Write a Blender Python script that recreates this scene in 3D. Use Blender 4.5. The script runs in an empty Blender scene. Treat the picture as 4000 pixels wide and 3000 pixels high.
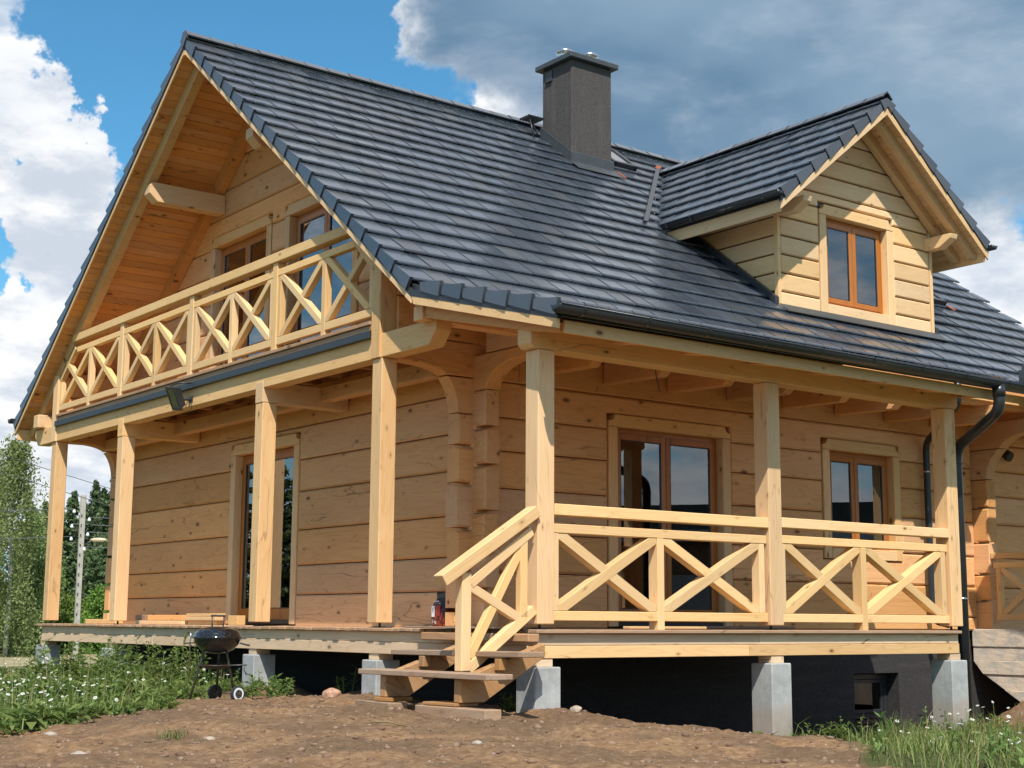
import bpy, bmesh, math, random
import numpy as np
from mathutils import Vector, Matrix, noise as mnoise

random.seed(11)
RNG = np.random.default_rng(5)
scene = bpy.context.scene
COL = scene.collection
R = math.radians

# ------------------------------------------------------------------ camera, world, sun, exposure
CAM = Vector((-8.5102, -10.8565, 0.0182))
FW = Vector((0.59482786, 0.78784966, 0.15960177))
RT = Vector((0.7974643, -0.60333469, 0.00615941))
UP = Vector((-0.10114597, -0.12361293, 0.98716226))
cd = bpy.data.cameras.new("camera")
cam = bpy.data.objects.new("camera", cd)
COL.objects.link(cam)
cd.sensor_width = 36.0
cd.lens = 51.78
cd.clip_start = 0.1
cd.clip_end = 3000.0
m = Matrix.Identity(4)
for i in range(3):
    m[i][0], m[i][1], m[i][2], m[i][3] = RT[i], UP[i], -FW[i], CAM[i]
cam.matrix_world = m
scene.camera = cam

SUN_TO = Vector((-0.4255, -0.645, 1.0)).normalized()      # towards the sun
sl = bpy.data.lights.new("sun", 'SUN')
sl.energy = 3.5
sl.angle = R(0.5)
sl.color = (1.0, 0.95, 0.87)
so = bpy.data.objects.new("sun", sl)
COL.objects.link(so)
so.matrix_world = SUN_TO.to_track_quat('Z', 'Y').to_matrix().to_4x4() @ Matrix.Identity(4)
so.location = (-20, -35, 60)

scene.view_settings.view_transform = 'Standard'
scene.view_settings.look = 'None'
scene.view_settings.exposure = 0.74
scene.view_settings.gamma = 1.0
scene.view_settings.use_curve_mapping = False

world = bpy.data.worlds.new("World")
scene.world = world
world.use_nodes = True


class NT:
    """tiny node-tree helper"""
    def __init__(self, tree):
        self.t = tree
        self.n = tree.nodes
        self.n.clear()

    def node(self, typ, **kw):
        nd = self.n.new(typ)
        for k, v in kw.items():
            if k.startswith('i_'):
                key = k[2:]
                key = int(key) if key.isdigit() else key.replace('_', ' ')
                s = nd.inputs[key]
                if isinstance(v, bpy.types.NodeSocket):
                    self.t.links.new(v, s)
                else:
                    s.default_value = v
            else:
                setattr(nd, k, v)
        return nd

    def link(self, a, b):
        self.t.links.new(a, b)

    def math(self, op, a, b=None, c=None, clamp=False):
        nd = self.n.new('ShaderNodeMath')
        nd.operation = op
        nd.use_clamp = clamp
        for i, v in enumerate((a, b, c)):
            if v is None:
                continue
            if isinstance(v, bpy.types.NodeSocket):
                self.t.links.new(v, nd.inputs[i])
            else:
                nd.inputs[i].default_value = v
        return nd.outputs[0]

    def vmath(self, op, a, b=None):
        nd = self.n.new('ShaderNodeVectorMath')
        nd.operation = op
        for i, v in enumerate((a, b)):
            if v is None:
                continue
            if isinstance(v, bpy.types.NodeSocket):
                self.t.links.new(v, nd.inputs[i])
            else:
                nd.inputs[i].default_value = v
        return nd

    def mix(self, fac, a, b, mode='MIX'):
        nd = self.n.new('ShaderNodeMix')
        nd.data_type = 'RGBA'
        nd.blend_type = mode
        for s, v in ((nd.inputs[0], fac), (nd.inputs[6], a), (nd.inputs[7], b)):
            if isinstance(v, bpy.types.NodeSocket):
                self.t.links.new(v, s)
            elif s == nd.inputs[0]:
                s.default_value = v
            else:
                s.default_value = (*v, 1.0) if len(v) == 3 else v
        return nd.outputs[2]

    def ramp(self, fac, stops, interp='LINEAR'):
        nd = self.n.new('ShaderNodeValToRGB')
        self.t.links.new(fac, nd.inputs[0])
        cr = nd.color_ramp
        cr.interpolation = interp
        while len(cr.elements) < len(stops):
            cr.elements.new(0.5)
        for e, (p, c) in zip(cr.elements, stops):
            e.position = p
            e.color = (c, c, c, 1) if isinstance(c, (int, float)) else (*c, 1)
        return nd.outputs[0]

    def smooth(self, v, a, b, lo=0.0, hi=1.0):
        nd = self.n.new('ShaderNodeMapRange')
        nd.interpolation_type = 'SMOOTHSTEP'
        self.t.links.new(v, nd.inputs[0])
        for i, x in enumerate((a, b, lo, hi)):
            nd.inputs[i + 1].default_value = x
        return nd.outputs[0]


def build_world():
    w = NT(world.node_tree)
    out = w.node('ShaderNodeOutputWorld')
    sky = w.node('ShaderNodeTexSky')
    sky.sky_type = 'NISHITA'
    sky.sun_disc = False
    el = math.asin(SUN_TO.z)
    az = math.atan2(SUN_TO.y, SUN_TO.x)
    sky.sun_elevation = el
    sky.sun_rotation = math.pi / 2 - az
    sky.altitude = 200
    sky.air_density = 1.0
    sky.dust_density = 0.6
    sky.ozone_density = 2.2
    tc = w.node('ShaderNodeTexCoord')
    d = w.vmath('NORMALIZE', tc.outputs['Generated']).outputs[0]
    sep = w.node('ShaderNodeSeparateXYZ', i_0=d)
    zz = w.math('ADD', w.math('MAXIMUM', sep.outputs[2], 0.0), 0.42)
    px = w.math('DIVIDE', sep.outputs[0], zz)
    py = w.math('DIVIDE', sep.outputs[1], zz)
    pz = w.math('MULTIPLY', sep.outputs[2], 2.2)
    cmb = w.node('ShaderNodeCombineXYZ', i_0=px, i_1=py, i_2=pz)
    n1 = w.node('ShaderNodeTexNoise', i_Vector=cmb.outputs[0], i_Scale=5.5, i_Detail=7.0, i_Roughness=0.55, i_Distortion=0.25)
    n2 = w.node('ShaderNodeTexNoise', i_Vector=cmb.outputs[0], i_Scale=2.0, i_Detail=4.0, i_Roughness=0.5)
    n3 = w.node('ShaderNodeTexNoise', i_Vector=cmb.outputs[0], i_Scale=11.0, i_Detail=6.0, i_Roughness=0.6)
    n4 = w.node('ShaderNodeTexNoise', i_Vector=cmb.outputs[0], i_Scale=3.2, i_Detail=3.0, i_Roughness=0.5)

    wa = w.node('ShaderNodeTexNoise', i_Vector=d, i_Scale=7.0, i_Detail=7.0, i_Roughness=0.62)
    wv_ = w.vmath('MULTIPLY', w.vmath('SUBTRACT', wa.outputs['Color'], (0.5, 0.5, 0.5)).outputs[0], (0.20, 0.20, 0.20)).outputs[0]
    dw = w.vmath('NORMALIZE', w.vmath('ADD', d, wv_).outputs[0]).outputs[0]

    def blob(v, rdeg, amp):
        vv = Vector(v).normalized()
        dt = w.vmath('DOT_PRODUCT', dw, tuple(vv)).outputs[1]
        return w.smooth(dt, math.cos(R(rdeg)), math.cos(R(rdeg * 0.25)), 0.0, amp)

    blobs = [  # big cumulus to the left, low cumulus behind the trees, cumulus far right
        ((0.272, 0.900, 0.322), 2.3, 0.42), ((0.300, 0.905, 0.298), 2.4, 0.40), ((0.325, 0.899, 0.286), 2.8, 0.46), ((0.350, 0.894, 0.270), 2.8, 0.48),
        ((0.328, 0.909, 0.250), 2.8, 0.44), ((0.345, 0.916, 0.207), 3.0, 0.42), ((0.323, 0.932, 0.165), 3.0, 0.32), ((0.318, 0.939, 0.115), 3.6, 0.28),
        ((0.368, 0.925, 0.085), 2.6, 0.30), ((0.345, 0.935, 0.060), 3.0, 0.25),
        ((0.794, 0.560, 0.228), 3.4, 0.45), ((0.83, 0.52, 0.19), 3.0, 0.34),
        # outside the picture: what the panes and the tiles mirror
        ((0.68, -0.72, 0.22), 36.0, 0.21), ((-0.75, 0.55, 0.25), 34.0, 0.16), ((0.1, -0.5, 0.8), 55.0, 0.10), ((0.60, 0.40, 0.68), 32.0, 0.36),
        # blue gaps
        ((0.402, 0.838, 0.369), 7.5, -0.55), ((0.300, 0.880, 0.372), 3.0, -0.65), ((0.325, 0.888, 0.325), 1.6, -0.40), ((0.290, 0.921, 0.262), 1.7, -0.60), ((0.292, 0.932, 0.213), 1.5, -0.50),
        ((0.36, 0.862, 0.37), 4.5, -0.35), ((0.46, 0.80, 0.385), 4.0, -0.40), ((0.525, 0.776, 0.350), 1.6, -0.40), ((0.807, 0.531, 0.262), 1.9, -0.60),
    ]
    acc = None
    for b in blobs:
        s = blob(*b)
        acc = s if acc is None else w.math('ADD', acc, s)
    # the dark rain cloud over the house
    grey = None
    for v, rd in (((0.70, 0.62, 0.37), 11.0), ((0.78, 0.53, 0.37), 11.0), ((0.615, 0.705, 0.36), 7.0), ((0.555, 0.742, 0.385), 5.5), ((0.62, 0.66, 0.47), 11.0)):
        s = blob(v, rd, 0.75)
        grey = s if grey is None else w.math('MAXIMUM', grey, s)
    n1c = w.math('MULTIPLY_ADD', n1.outputs[0], 1.35, -0.175)
    dens = w.math('ADD', w.math('ADD', n1c, w.math('MULTIPLY', w.math('SUBTRACT', n2.outputs[0], 0.5), 0.55)), w.math('ADD', acc, grey))
    cloud = w.smooth(dens, 0.47, 0.79)
    core = w.smooth(w.math('ADD', grey, w.math('MULTIPLY', w.math('SUBTRACT', n1.outputs[0], 0.5), 0.85)), 0.34, 0.78)
    # cloud body: billows with greyer bellies
    bil = w.smooth(w.math('ADD', w.math('MULTIPLY', n3.outputs[0], 0.7), w.math('MULTIPLY', n1.outputs[0], 0.4)), 0.44, 0.66)
    white = w.mix(bil, (0.38, 0.42, 0.48), (0.64, 0.64, 0.64))
    white = w.mix(w.smooth(n4.outputs[0], 0.40, 0.64, 0.0, 0.45), white, (0.37, 0.43, 0.51))
    dark = w.mix(w.smooth(n4.outputs[0], 0.36, 0.62), (0.084, 0.155, 0.240), (0.150, 0.228, 0.310))
    dark = w.mix(w.smooth(n3.outputs[0], 0.48, 0.80, 0.0, 0.16), dark, (0.24, 0.31, 0.37))
    ccol = w.mix(core, white, dark)
    blue = w.mix(1.0, sky.outputs[0], (0.42, 0.86, 0.94), 'MULTIPLY')
    blue = w.mix(w.smooth(sep.outputs[2], 0.26, 0.0, 0.0, 0.75), blue, (2.9, 3.9, 4.9))
    bg1 = w.node('ShaderNodeBackground', i_Color=blue, i_Strength=0.102)
    bg2 = w.node('ShaderNodeBackground', i_Color=ccol, i_Strength=1.0)
    ms = w.node('ShaderNodeMixShader', i_0=cloud)
    w.link(bg1.outputs[0], ms.inputs[1])
    w.link(bg2.outputs[0], ms.inputs[2])
    w.link(ms.outputs[0], out.inputs[0])


build_world()

# ------------------------------------------------------------------ materials
MATS = {}


def new_mat(name):
    mt = bpy.data.materials.new(name)
    mt.use_nodes = True
    MATS[name] = mt
    return mt, NT(mt.node_tree)


def wood(name, light, dark, knot=1.0, rough=0.62, weather=0.0, contrast=1.0, spec=0.35, var=0.26, crack=1.0):
    mt, w = new_mat(name)
    out = w.node('ShaderNodeOutputMaterial')
    tc = w.node('ShaderNodeTexCoord')
    oi = w.node('ShaderNodeObjectInfo')
    geo = w.node('ShaderNodeNewGeometry')
    rnd = w.math('FRACT', w.math('ADD', oi.outputs['Random'], geo.outputs['Random Per Island']))
    off = w.node('ShaderNodeCombineXYZ', i_0=w.math('MULTIPLY', rnd, 37.0), i_1=w.math('MULTIPLY', rnd, 53.0), i_2=w.math('MULTIPLY', rnd, 71.0))
    P = w.vmath('ADD', tc.outputs['Object'], off.outputs[0]).outputs[0]

    def sc(x, y, z):
        return w.vmath('MULTIPLY', P, (x, y, z)).outputs[0]
    fine = w.node('ShaderNodeTexNoise', i_Vector=sc(2.0, 60.0, 60.0), i_Scale=1.0, i_Detail=4.0, i_Roughness=0.65)
    ring = w.node('ShaderNodeTexNoise', i_Vector=sc(0.42, 4.2, 4.2), i_Scale=1.0, i_Detail=2.5, i_Roughness=0.5, i_Distortion=0.35)
    band = w.math('FRACT', w.math('MULTIPLY', ring.outputs[0], 15.0))
    band = w.ramp(band, [(0.0, 0.0), (0.62, 0.25), (0.9, 1.0), (1.0, 0.0)])
    big = w.node('ShaderNodeTexNoise', i_Vector=sc(0.8, 3.0, 3.0), i_Scale=1.0, i_Detail=3.0, i_Roughness=0.55)
    f = w.math('ADD', w.math('MULTIPLY', band, 0.42 * contrast), w.math('MULTIPLY', fine.outputs[0], 0.5 * contrast))
    f = w.math('ADD', f, w.math('MULTIPLY', w.math('SUBTRACT', big.outputs[0], 0.45), 0.9), clamp=True)
    col = w.mix(f, light, dark)
    # knots
    vor = w.node('ShaderNodeTexVoronoi', i_Vector=sc(3.1, 6.2, 6.2), i_Scale=1.0, i_Randomness=1.0)
    vsep = w.node('ShaderNodeSeparateColor', i_0=vor.outputs['Color'])
    clus = w.node('ShaderNodeTexNoise', i_Vector=sc(0.9, 1.2, 1.2), i_Scale=1.0, i_Detail=1.0)
    sz = w.math('MULTIPLY', w.math('SUBTRACT', vsep.outputs[0], w.smooth(clus.outputs[0], 0.38, 0.62, 0.55, 0.04)), 0.165 * knot)
    kd = w.math('SUBTRACT', vor.outputs['Distance'], sz)
    halo = w.smooth(kd, 0.02, 0.16, 0.55, 0.0)
    core = w.smooth(kd, -0.006, 0.022, 1.0, 0.0)
    col = w.mix(halo, col, tuple(c * 0.72 for c in dark))
    col = w.mix(w.math('MULTIPLY', core, 0.85), col, (0.13, 0.06, 0.028))
    # drying cracks
    cr = w.node('ShaderNodeTexNoise', i_Vector=sc(0.33, 3.3, 3.3), i_Scale=1.0, i_Detail=3.0, i_Roughness=0.4)
    cd_ = w.math('ABSOLUTE', w.math('SUBTRACT', cr.outputs[0], 0.53))
    crk = w.math('MULTIPLY', w.smooth(cd_, 0.0016, 0.0048, 1.0, 0.0), w.smooth(big.outputs[0], 0.46, 0.56))
    col = w.mix(w.math('MULTIPLY', crk, 0.75 * crack), col, (0.12, 0.06, 0.03))
    if weather > 0:
        wn = w.node('ShaderNodeTexNoise', i_Vector=sc(1.2, 5.0, 5.0), i_Scale=1.3, i_Detail=5.0, i_Roughness=0.65)
        col = w.mix(w.math('MULTIPLY', w.smooth(wn.outputs[0], 0.38, 0.68), weather), col, (0.37, 0.30, 0.22))
    hv = w.node('ShaderNodeHueSaturation', i_Color=col, i_Saturation=w.math('ADD', 0.92, w.math('MULTIPLY', rnd, 0.16)),
                i_Value=w.math('ADD', 1.0 - var * 0.5, w.math('MULTIPLY', w.math('FRACT', w.math('MULTIPLY', rnd, 7.3)), var)))
    bmp = w.node('ShaderNodeBump', i_Strength=0.22, i_Distance=0.004, i_Height=w.math('SUBTRACT', f, w.math('MULTIPLY', crk, 1.5)))
    b = w.node('ShaderNodeBsdfPrincipled', i_Base_Color=hv.outputs[0], i_Roughness=rough, i_Normal=bmp.outputs[0])
    b.inputs['Specular IOR Level'].default_value = spec
    w.link(b.outputs[0], out.inputs[0])
    return mt


def plain(name, color, rough=0.5, metal=0.0, nscale=40.0, namp=0.15, bump=0.0, spec=0.5, big=0.0, coat=0.0):
    mt, w = new_mat(name)
    out = w.node('ShaderNodeOutputMaterial')
    tc = w.node('ShaderNodeTexCoord')
    n = w.node('ShaderNodeTexNoise', i_Vector=tc.outputs['Object'], i_Scale=nscale, i_Detail=5.0, i_Roughness=0.65)
    lo = tuple(c * (1 - namp) for c in color)
    hi = tuple(min(1, c * (1 + namp)) for c in color)
    col = w.mix(w.smooth(n.outputs[0], 0.3, 0.7), lo, hi)
    if big:
        n2 = w.node('ShaderNodeTexNoise', i_Vector=tc.outputs['Object'], i_Scale=2.6, i_Detail=6.0, i_Roughness=0.6)
        col = w.mix(w.smooth(n2.outputs[0], 0.35, 0.7, 0.0, big), col, tuple(c * 0.6 for c in color))
    b = w.node('ShaderNodeBsdfPrincipled', i_Base_Color=col, i_Metallic=metal)
    rr = w.node('ShaderNodeMapRange', i_0=n.outputs[0], i_3=max(0.02, rough - 0.08), i_4=min(1.0, rough + 0.08))
    w.link(rr.outputs[0], b.inputs['Roughness'])
    b.inputs['Specular IOR Level'].default_value = spec
    if coat:
        b.inputs['Coat Weight'].default_value = coat
        b.inputs['Coat Roughness'].default_value = 0.06
    if bump:
        bm_ = w.node('ShaderNodeBump', i_Strength=0.7, i_Distance=bump, i_Height=n.outputs[0])
        w.link(bm_.outputs[0], b.inputs['Normal'])
    w.link(b.outputs[0], out.inputs[0])
    return mt


def tile_mat():
    mt, w = new_mat('roof_tile')
    out = w.node('ShaderNodeOutputMaterial')
    tc = w.node('ShaderNodeTexCoord')
    oi = w.node('ShaderNodeObjectInfo')
    geo = w.node('ShaderNodeNewGeometry')
    r = w.math('FRACT', w.math('ADD', w.math('MULTIPLY', oi.outputs['Random'], 3.7), geo.outputs['Random Per Island']))
    r2 = w.math('FRACT', w.math('MULTIPLY', r, 13.7))
    n = w.node('ShaderNodeTexNoise', i_Vector=tc.outputs['Object'], i_Scale=5.0, i_Detail=5.0, i_Roughness=0.6)
    col = w.mix(r, (0.030, 0.038, 0.051), (0.052, 0.064, 0.082))
    col = w.mix(w.math('MULTIPLY', w.smooth(r2, 0.65, 1.0), 0.4), col, (0.055, 0.050, 0.046))
    col = w.mix(w.smooth(n.outputs[0], 0.45, 0.75, 0.0, 0.35), col, (0.070, 0.075, 0.082))
    rough = w.math('ADD', 0.10, w.math('ADD', w.math('MULTIPLY', r2, 0.16), w.math('MULTIPLY', n.outputs[0], 0.10)))
    f = w.node('ShaderNodeTexNoise', i_Vector=tc.outputs['Object'], i_Scale=160.0, i_Detail=2.0)
    bmp = w.node('ShaderNodeBump', i_Strength=0.15, i_Distance=0.002, i_Height=f.outputs[0])
    b = w.node('ShaderNodeBsdfPrincipled', i_Base_Color=col, i_Roughness=rough, i_Normal=bmp.outputs[0])
    b.inputs['Specular IOR Level'].default_value = 1.0
    w.link(b.outputs[0], out.inputs[0])
    return mt


def glass_mat(name, tint=(0.75, 0.80, 0.80), base=0.10):
    mt, w = new_mat(name)
    out = w.node('ShaderNodeOutputMaterial')
    lw = w.node('ShaderNodeFresnel', i_IOR=1.52)
    fac = w.math('ADD', w.math('MULTIPLY', lw.outputs[0], 1.7), base, clamp=True)
    tr = w.node('ShaderNodeBsdfTransparent', i_Color=(*tint, 1))
    gl = w.node('ShaderNodeBsdfGlossy', i_Color=(1, 1, 1, 1), i_Roughness=0.006)
    ms = w.node('ShaderNodeMixShader', i_0=fac)
    w.link(tr.outputs[0], ms.inputs[1])
    w.link(gl.outputs[0], ms.inputs[2])
    w.link(ms.outputs[0], out.inputs[0])
    return mt


def stucco(name, c):
    mt, w = new_mat(name)
    out = w.node('ShaderNodeOutputMaterial')
    tc = w.node('ShaderNodeTexCoord')
    v = w.node('ShaderNodeTexNoise', i_Vector=tc.outputs['Object'], i_Scale=70.0, i_Detail=3.0, i_Roughness=0.7, i_Distortion=1.2)
    n = w.node('ShaderNodeTexNoise', i_Vector=tc.outputs['Object'], i_Scale=3.0, i_Detail=4.0)
    col = w.mix(w.smooth(v.outputs[0], 0.36, 0.66), tuple(x * 0.55 for x in c), tuple(x * 1.35 for x in c))
    col = w.mix(w.smooth(n.outputs[0], 0.4, 0.7, 0, 0.3), col, tuple(x * 0.8 for x in c))
    st_ = w.node('ShaderNodeTexNoise', i_Vector=w.vmath('MULTIPLY', tc.outputs['Object'], (1.0, 9.0, 9.0)).outputs[0], i_Scale=0.8, i_Detail=5.0, i_Roughness=0.7)
    col = w.mix(w.smooth(st_.outputs[0], 0.48, 0.70, 0, 0.35), col, tuple(x * 1.7 for x in c))
    bmp = w.node('ShaderNodeBump', i_Strength=0.8, i_Distance=0.006, i_Height=v.outputs[0])
    b = w.node('ShaderNodeBsdfPrincipled', i_Base_Color=col, i_Roughness=0.9, i_Normal=bmp.outputs[0])
    b.inputs['Specular IOR Level'].default_value = 0.15
    w.link(b.outputs[0], out.inputs[0])
    return mt


def leaf(name, c1, c2, trans=0.35, rough=0.55):
    mt, w = new_mat(name)
    out = w.node('ShaderNodeOutputMaterial')
    geo = w.node('ShaderNodeNewGeometry')
    oi = w.node('ShaderNodeObjectInfo')
    r = geo.outputs['Random Per Island']
    col = w.mix(r, c1, c2)
    hv = w.node('ShaderNodeHueSaturation', i_Color=col, i_Hue=w.math('ADD', 0.485, w.math('MULTIPLY', oi.outputs['Random'], 0.03)),
                i_Value=w.math('ADD', 0.85, w.math('MULTIPLY', oi.outputs['Random'], 0.3)))
    b = w.node('ShaderNodeBsdfPrincipled', i_Base_Color=hv.outputs[0], i_Roughness=rough)
    b.inputs['Specular IOR Level'].default_value = 0.3
    tl = w.node('ShaderNodeBsdfTranslucent', i_Color=hv.outputs[0])
    ms = w.node('ShaderNodeMixShader', i_0=trans)
    w.link(b.outputs[0], ms.inputs[1])
    w.link(tl.outputs[0], ms.inputs[2])
    w.link(ms.outputs[0], out.inputs[0])
    return mt


def soil_mat():
    mt, w = new_mat('ground')
    out = w.node('ShaderNodeOutputMaterial')
    tc = w.node('ShaderNodeTexCoord')
    at = w.node('ShaderNodeAttribute')
    at.attribute_name = 'zone'
    P = tc.outputs['Object']
    a = w.node('ShaderNodeTexNoise', i_Vector=P, i_Scale=1.1, i_Detail=8.0, i_Roughness=0.65)
    b_ = w.node('ShaderNodeTexNoise', i_Vector=P, i_Scale=14.0, i_Detail=8.0, i_Roughness=0.72, i_Distortion=0.4)
    c_ = w.node('ShaderNodeTexVoronoi', i_Vector=P, i_Scale=34.0)
    c2 = w.node('ShaderNodeTexVoronoi', i_Vector=P, i_Scale=75.0)
    soil = w.ramp(b_.outputs[0], [(0.25, (0.098, 0.056, 0.032)), (0.5, (0.228, 0.143, 0.083)), (0.75, (0.370, 0.257, 0.160))])
    soil = w.mix(w.smooth(a.outputs[0], 0.38, 0.66), soil, w.mix(1.0, soil, (1.18, 1.10, 1.0), 'MULTIPLY'))
    soil = w.mix(w.smooth(a.outputs[0], 0.60, 0.40, 0.0, 0.50), soil, (0.110, 0.069, 0.041))
    vs = w.node('ShaderNodeSeparateColor', i_0=c_.outputs['Color'])
    peb = w.math('MULTIPLY', w.smooth(c_.outputs['Distance'], 0.16, 0.30, 1.0, 0.0), w.smooth(vs.outputs[0], 0.82, 0.90))
    soil = w.mix(w.math('MULTIPLY', peb, 0.8), soil, w.mix(vs.outputs[1], (0.42, 0.34, 0.26), (0.22, 0.18, 0.15)))
    vs2 = w.node('ShaderNodeSeparateColor', i_0=c2.outputs['Color'])
    peb2 = w.math('MULTIPLY', w.smooth(c2.outputs['Distance'], 0.15, 0.30, 1.0, 0.0), w.smooth(vs2.outputs[0], 0.86, 0.92))
    soil = w.mix(w.math('MULTIPLY', peb2, 0.8), soil, (0.48, 0.40, 0.32))
    g = w.node('ShaderNodeTexNoise', i_Vector=P, i_Scale=0.22, i_Detail=8.0, i_Roughness=0.7)
    grass = w.ramp(w.math('ADD', w.math('MULTIPLY', g.outputs[0], 0.5), w.math('MULTIPLY', b_.outputs[0], 0.5)), [(0.3, (0.055, 0.062, 0.025)), (0.5, (0.10, 0.105, 0.040)), (0.62, (0.17, 0.135, 0.070)), (0.75, (0.22, 0.17, 0.10))])
    dry = w.ramp(g.outputs[0], [(0.3, (0.22, 0.19, 0.10)), (0.6, (0.36, 0.30, 0.18))])
    z = at.outputs['Fac']
    edge = w.math('ADD', z, w.math('MULTIPLY', w.math('SUBTRACT', b_.outputs[0], 0.5), 0.5))
    col = w.mix(w.smooth(edge, 0.30, 0.55), soil, grass)
    col = w.mix(w.smooth(z, 1.4, 1.8), col, dry)
    h = w.math('ADD', b_.outputs[0], w.math('ADD', w.math('MULTIPLY', peb, 0.5), w.math('MULTIPLY', peb2, 0.25)))
    bmp = w.node('ShaderNodeBump', i_Strength=0.9, i_Distance=0.035, i_Height=h)
    b = w.node('ShaderNodeBsdfPrincipled', i_Base_Color=col, i_Roughness=0.95, i_Normal=bmp.outputs[0])
    b.inputs['Specular IOR Level'].default_value = 0.1
    w.link(b.outputs[0], out.inputs[0])
    return mt


def concrete_mat(name, c, board=False, dirt=False):
    mt, w = new_mat(name)
    out = w.node('ShaderNodeOutputMaterial')
    tc = w.node('ShaderNodeTexCoord')
    P = tc.outputs['Object']
    n = w.node('ShaderNodeTexNoise', i_Vector=P, i_Scale=4.0, i_Detail=8.0, i_Roughness=0.7)
    f = w.node('ShaderNodeTexNoise', i_Vector=P, i_Scale=55.0, i_Detail=4.0)
    col = w.mix(w.smooth(n.outputs[0], 0.3, 0.7), tuple(x * 0.75 for x in c), tuple(x * 1.12 for x in c))
    hgt = f.outputs[0]
    if board:
        s = w.node('ShaderNodeSeparateXYZ', i_0=P)
        n2 = w.node('ShaderNodeTexNoise', i_Vector=w.vmath('MULTIPLY', P, (3.0, 3.0, 7.0)).outputs[0], i_Scale=1.6, i_Detail=7.0, i_Roughness=0.7)
        patch = w.smooth(n2.outputs[0], 0.44, 0.56)
        col = w.mix(w.math('MULTIPLY', patch, 0.8), col, (0.74, 0.60, 0.46))
        hgt = n2.outputs[0]
    else:
        col = w.mix(w.smooth(f.outputs[0], 0.4, 0.8, 0, 0.25), col, tuple(x * 1.2 for x in c))
    if dirt:     # earth splashed and rubbed on near the ground, pour lines, rain runs
        ge = w.node('ShaderNodeNewGeometry')
        gs_ = w.node('ShaderNodeSeparateXYZ', i_0=ge.outputs['Position'])
        hz = w.math('ADD', gs_.outputs[2], w.math('MULTIPLY', n.outputs[0], -0.5))
        col = w.mix(w.smooth(hz, -0.98, -1.22, 0.0, 0.55), col, (0.30, 0.21, 0.14))
        st_ = w.node('ShaderNodeTexNoise', i_Vector=w.vmath('MULTIPLY', P, (14.0, 14.0, 0.8)).outputs[0], i_Scale=1.0, i_Detail=4.0)
        col = w.mix(w.smooth(st_.outputs[0], 0.52, 0.72, 0.0, 0.4), col, tuple(x * 0.62 for x in c))
    bmp = w.node('ShaderNodeBump', i_Strength=0.6, i_Distance=0.02 if board else 0.003, i_Height=hgt)
    b = w.node('ShaderNodeBsdfPrincipled', i_Base_Color=col, i_Roughness=0.85, i_Normal=bmp.outputs[0])
    b.inputs['Specular IOR Level'].default_value = 0.2
    w.link(b.outputs[0], out.inputs[0])
    return mt


PINE = wood('pine_log', (0.790, 0.440, 0.202), (0.590, 0.285, 0.112), knot=1.08, contrast=1.0, crack=0.7)
PINE2 = wood('pine_beam', (0.790, 0.515, 0.262), (0.620, 0.343, 0.142), knot=0.80, contrast=0.8, crack=0.5)
FRESH = wood('pine_rail', (0.800, 0.535, 0.264), (0.660, 0.378, 0.150), knot=0.66, contrast=0.75, crack=0.15)
DORM = wood('pine_dormer', (0.800, 0.545, 0.292), (0.640, 0.376, 0.166), knot=0.55, contrast=0.7, crack=0.15)
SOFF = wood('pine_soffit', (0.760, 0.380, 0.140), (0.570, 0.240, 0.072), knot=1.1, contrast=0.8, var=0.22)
DECKW = wood('deck_wood', (0.50, 0.30, 0.17), (0.33, 0.17, 0.085), knot=0.7, weather=0.35)
TREAD = wood('tread_wood', (0.40, 0.26, 0.165), (0.27, 0.155, 0.09), knot=0.7, weather=0.35)
STRING = wood('stringer_wood', (0.48, 0.27, 0.12), (0.33, 0.16, 0.06), knot=0.7)
GREYW = wood('weathered_pine', (0.75, 0.545, 0.36), (0.58, 0.385, 0.225), knot=0.7, weather=0.14)
OAK = wood('stained_frame', (0.46, 0.165, 0.036), (0.31, 0.098, 0.020), knot=0.0, rough=0.35, contrast=0.7, spec=0.5, var=0.06)
TILE = tile_mat()
BLACK = plain('black_steel', (0.026, 0.029, 0.033), rough=0.38, nscale=25, namp=0.12)
GUTT = plain('gutter_steel', (0.022, 0.025, 0.029), rough=0.33, nscale=12, namp=0.1)
STEEL = plain('flue_steel', (0.62, 0.63, 0.65), rough=0.22, metal=1.0, namp=0.05)
STUCCO = stucco('chimney_stucco', (0.085, 0.077, 0.072))
PLINTH = stucco('plinth_stucco', (0.050, 0.047, 0.048))
CAPM = plain('chimney_cap_metal', (0.045, 0.052, 0.056), rough=0.5, nscale=8)
GLASS = glass_mat('window_glass')
ROOMM = plain('room_plaster', (0.35, 0.31, 0.26), rough=0.9, nscale=3)
CONC = concrete_mat('pier_concrete', (0.40, 0.405, 0.395), dirt=True)
CONC2 = concrete_mat('stair_concrete', (0.60, 0.54, 0.46), board=True)
TERRA = plain('terracotta_foam', (0.26, 0.070, 0.030), rough=0.9, nscale=60, namp=0.4)
GROUND = soil_mat()
STONE = plain('field_stone', (0.36, 0.28, 0.21), rough=0.9, nscale=9, namp=0.35, bump=0.01)
ENAMEL = plain('black_enamel', (0.012, 0.012, 0.013), rough=0.12, nscale=6, namp=0.1, coat=0.6)
GRILLM = plain('grill_steel', (0.085, 0.075, 0.065), rough=0.45, metal=0.3, nscale=30, namp=0.3)
RUBBER = plain('black_plastic', (0.03, 0.03, 0.03), rough=0.6, nscale=30)
WHITEP = plain('white_plastic', (0.72, 0.75, 0.78), rough=0.5, nscale=30, namp=0.06)
GRASSM = leaf('grass_blade', (0.090, 0.145, 0.030), (0.25, 0.285, 0.085))
WEEDM = leaf('weed_leaf', (0.065, 0.130, 0.026), (0.235, 0.300, 0.085))
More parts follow.
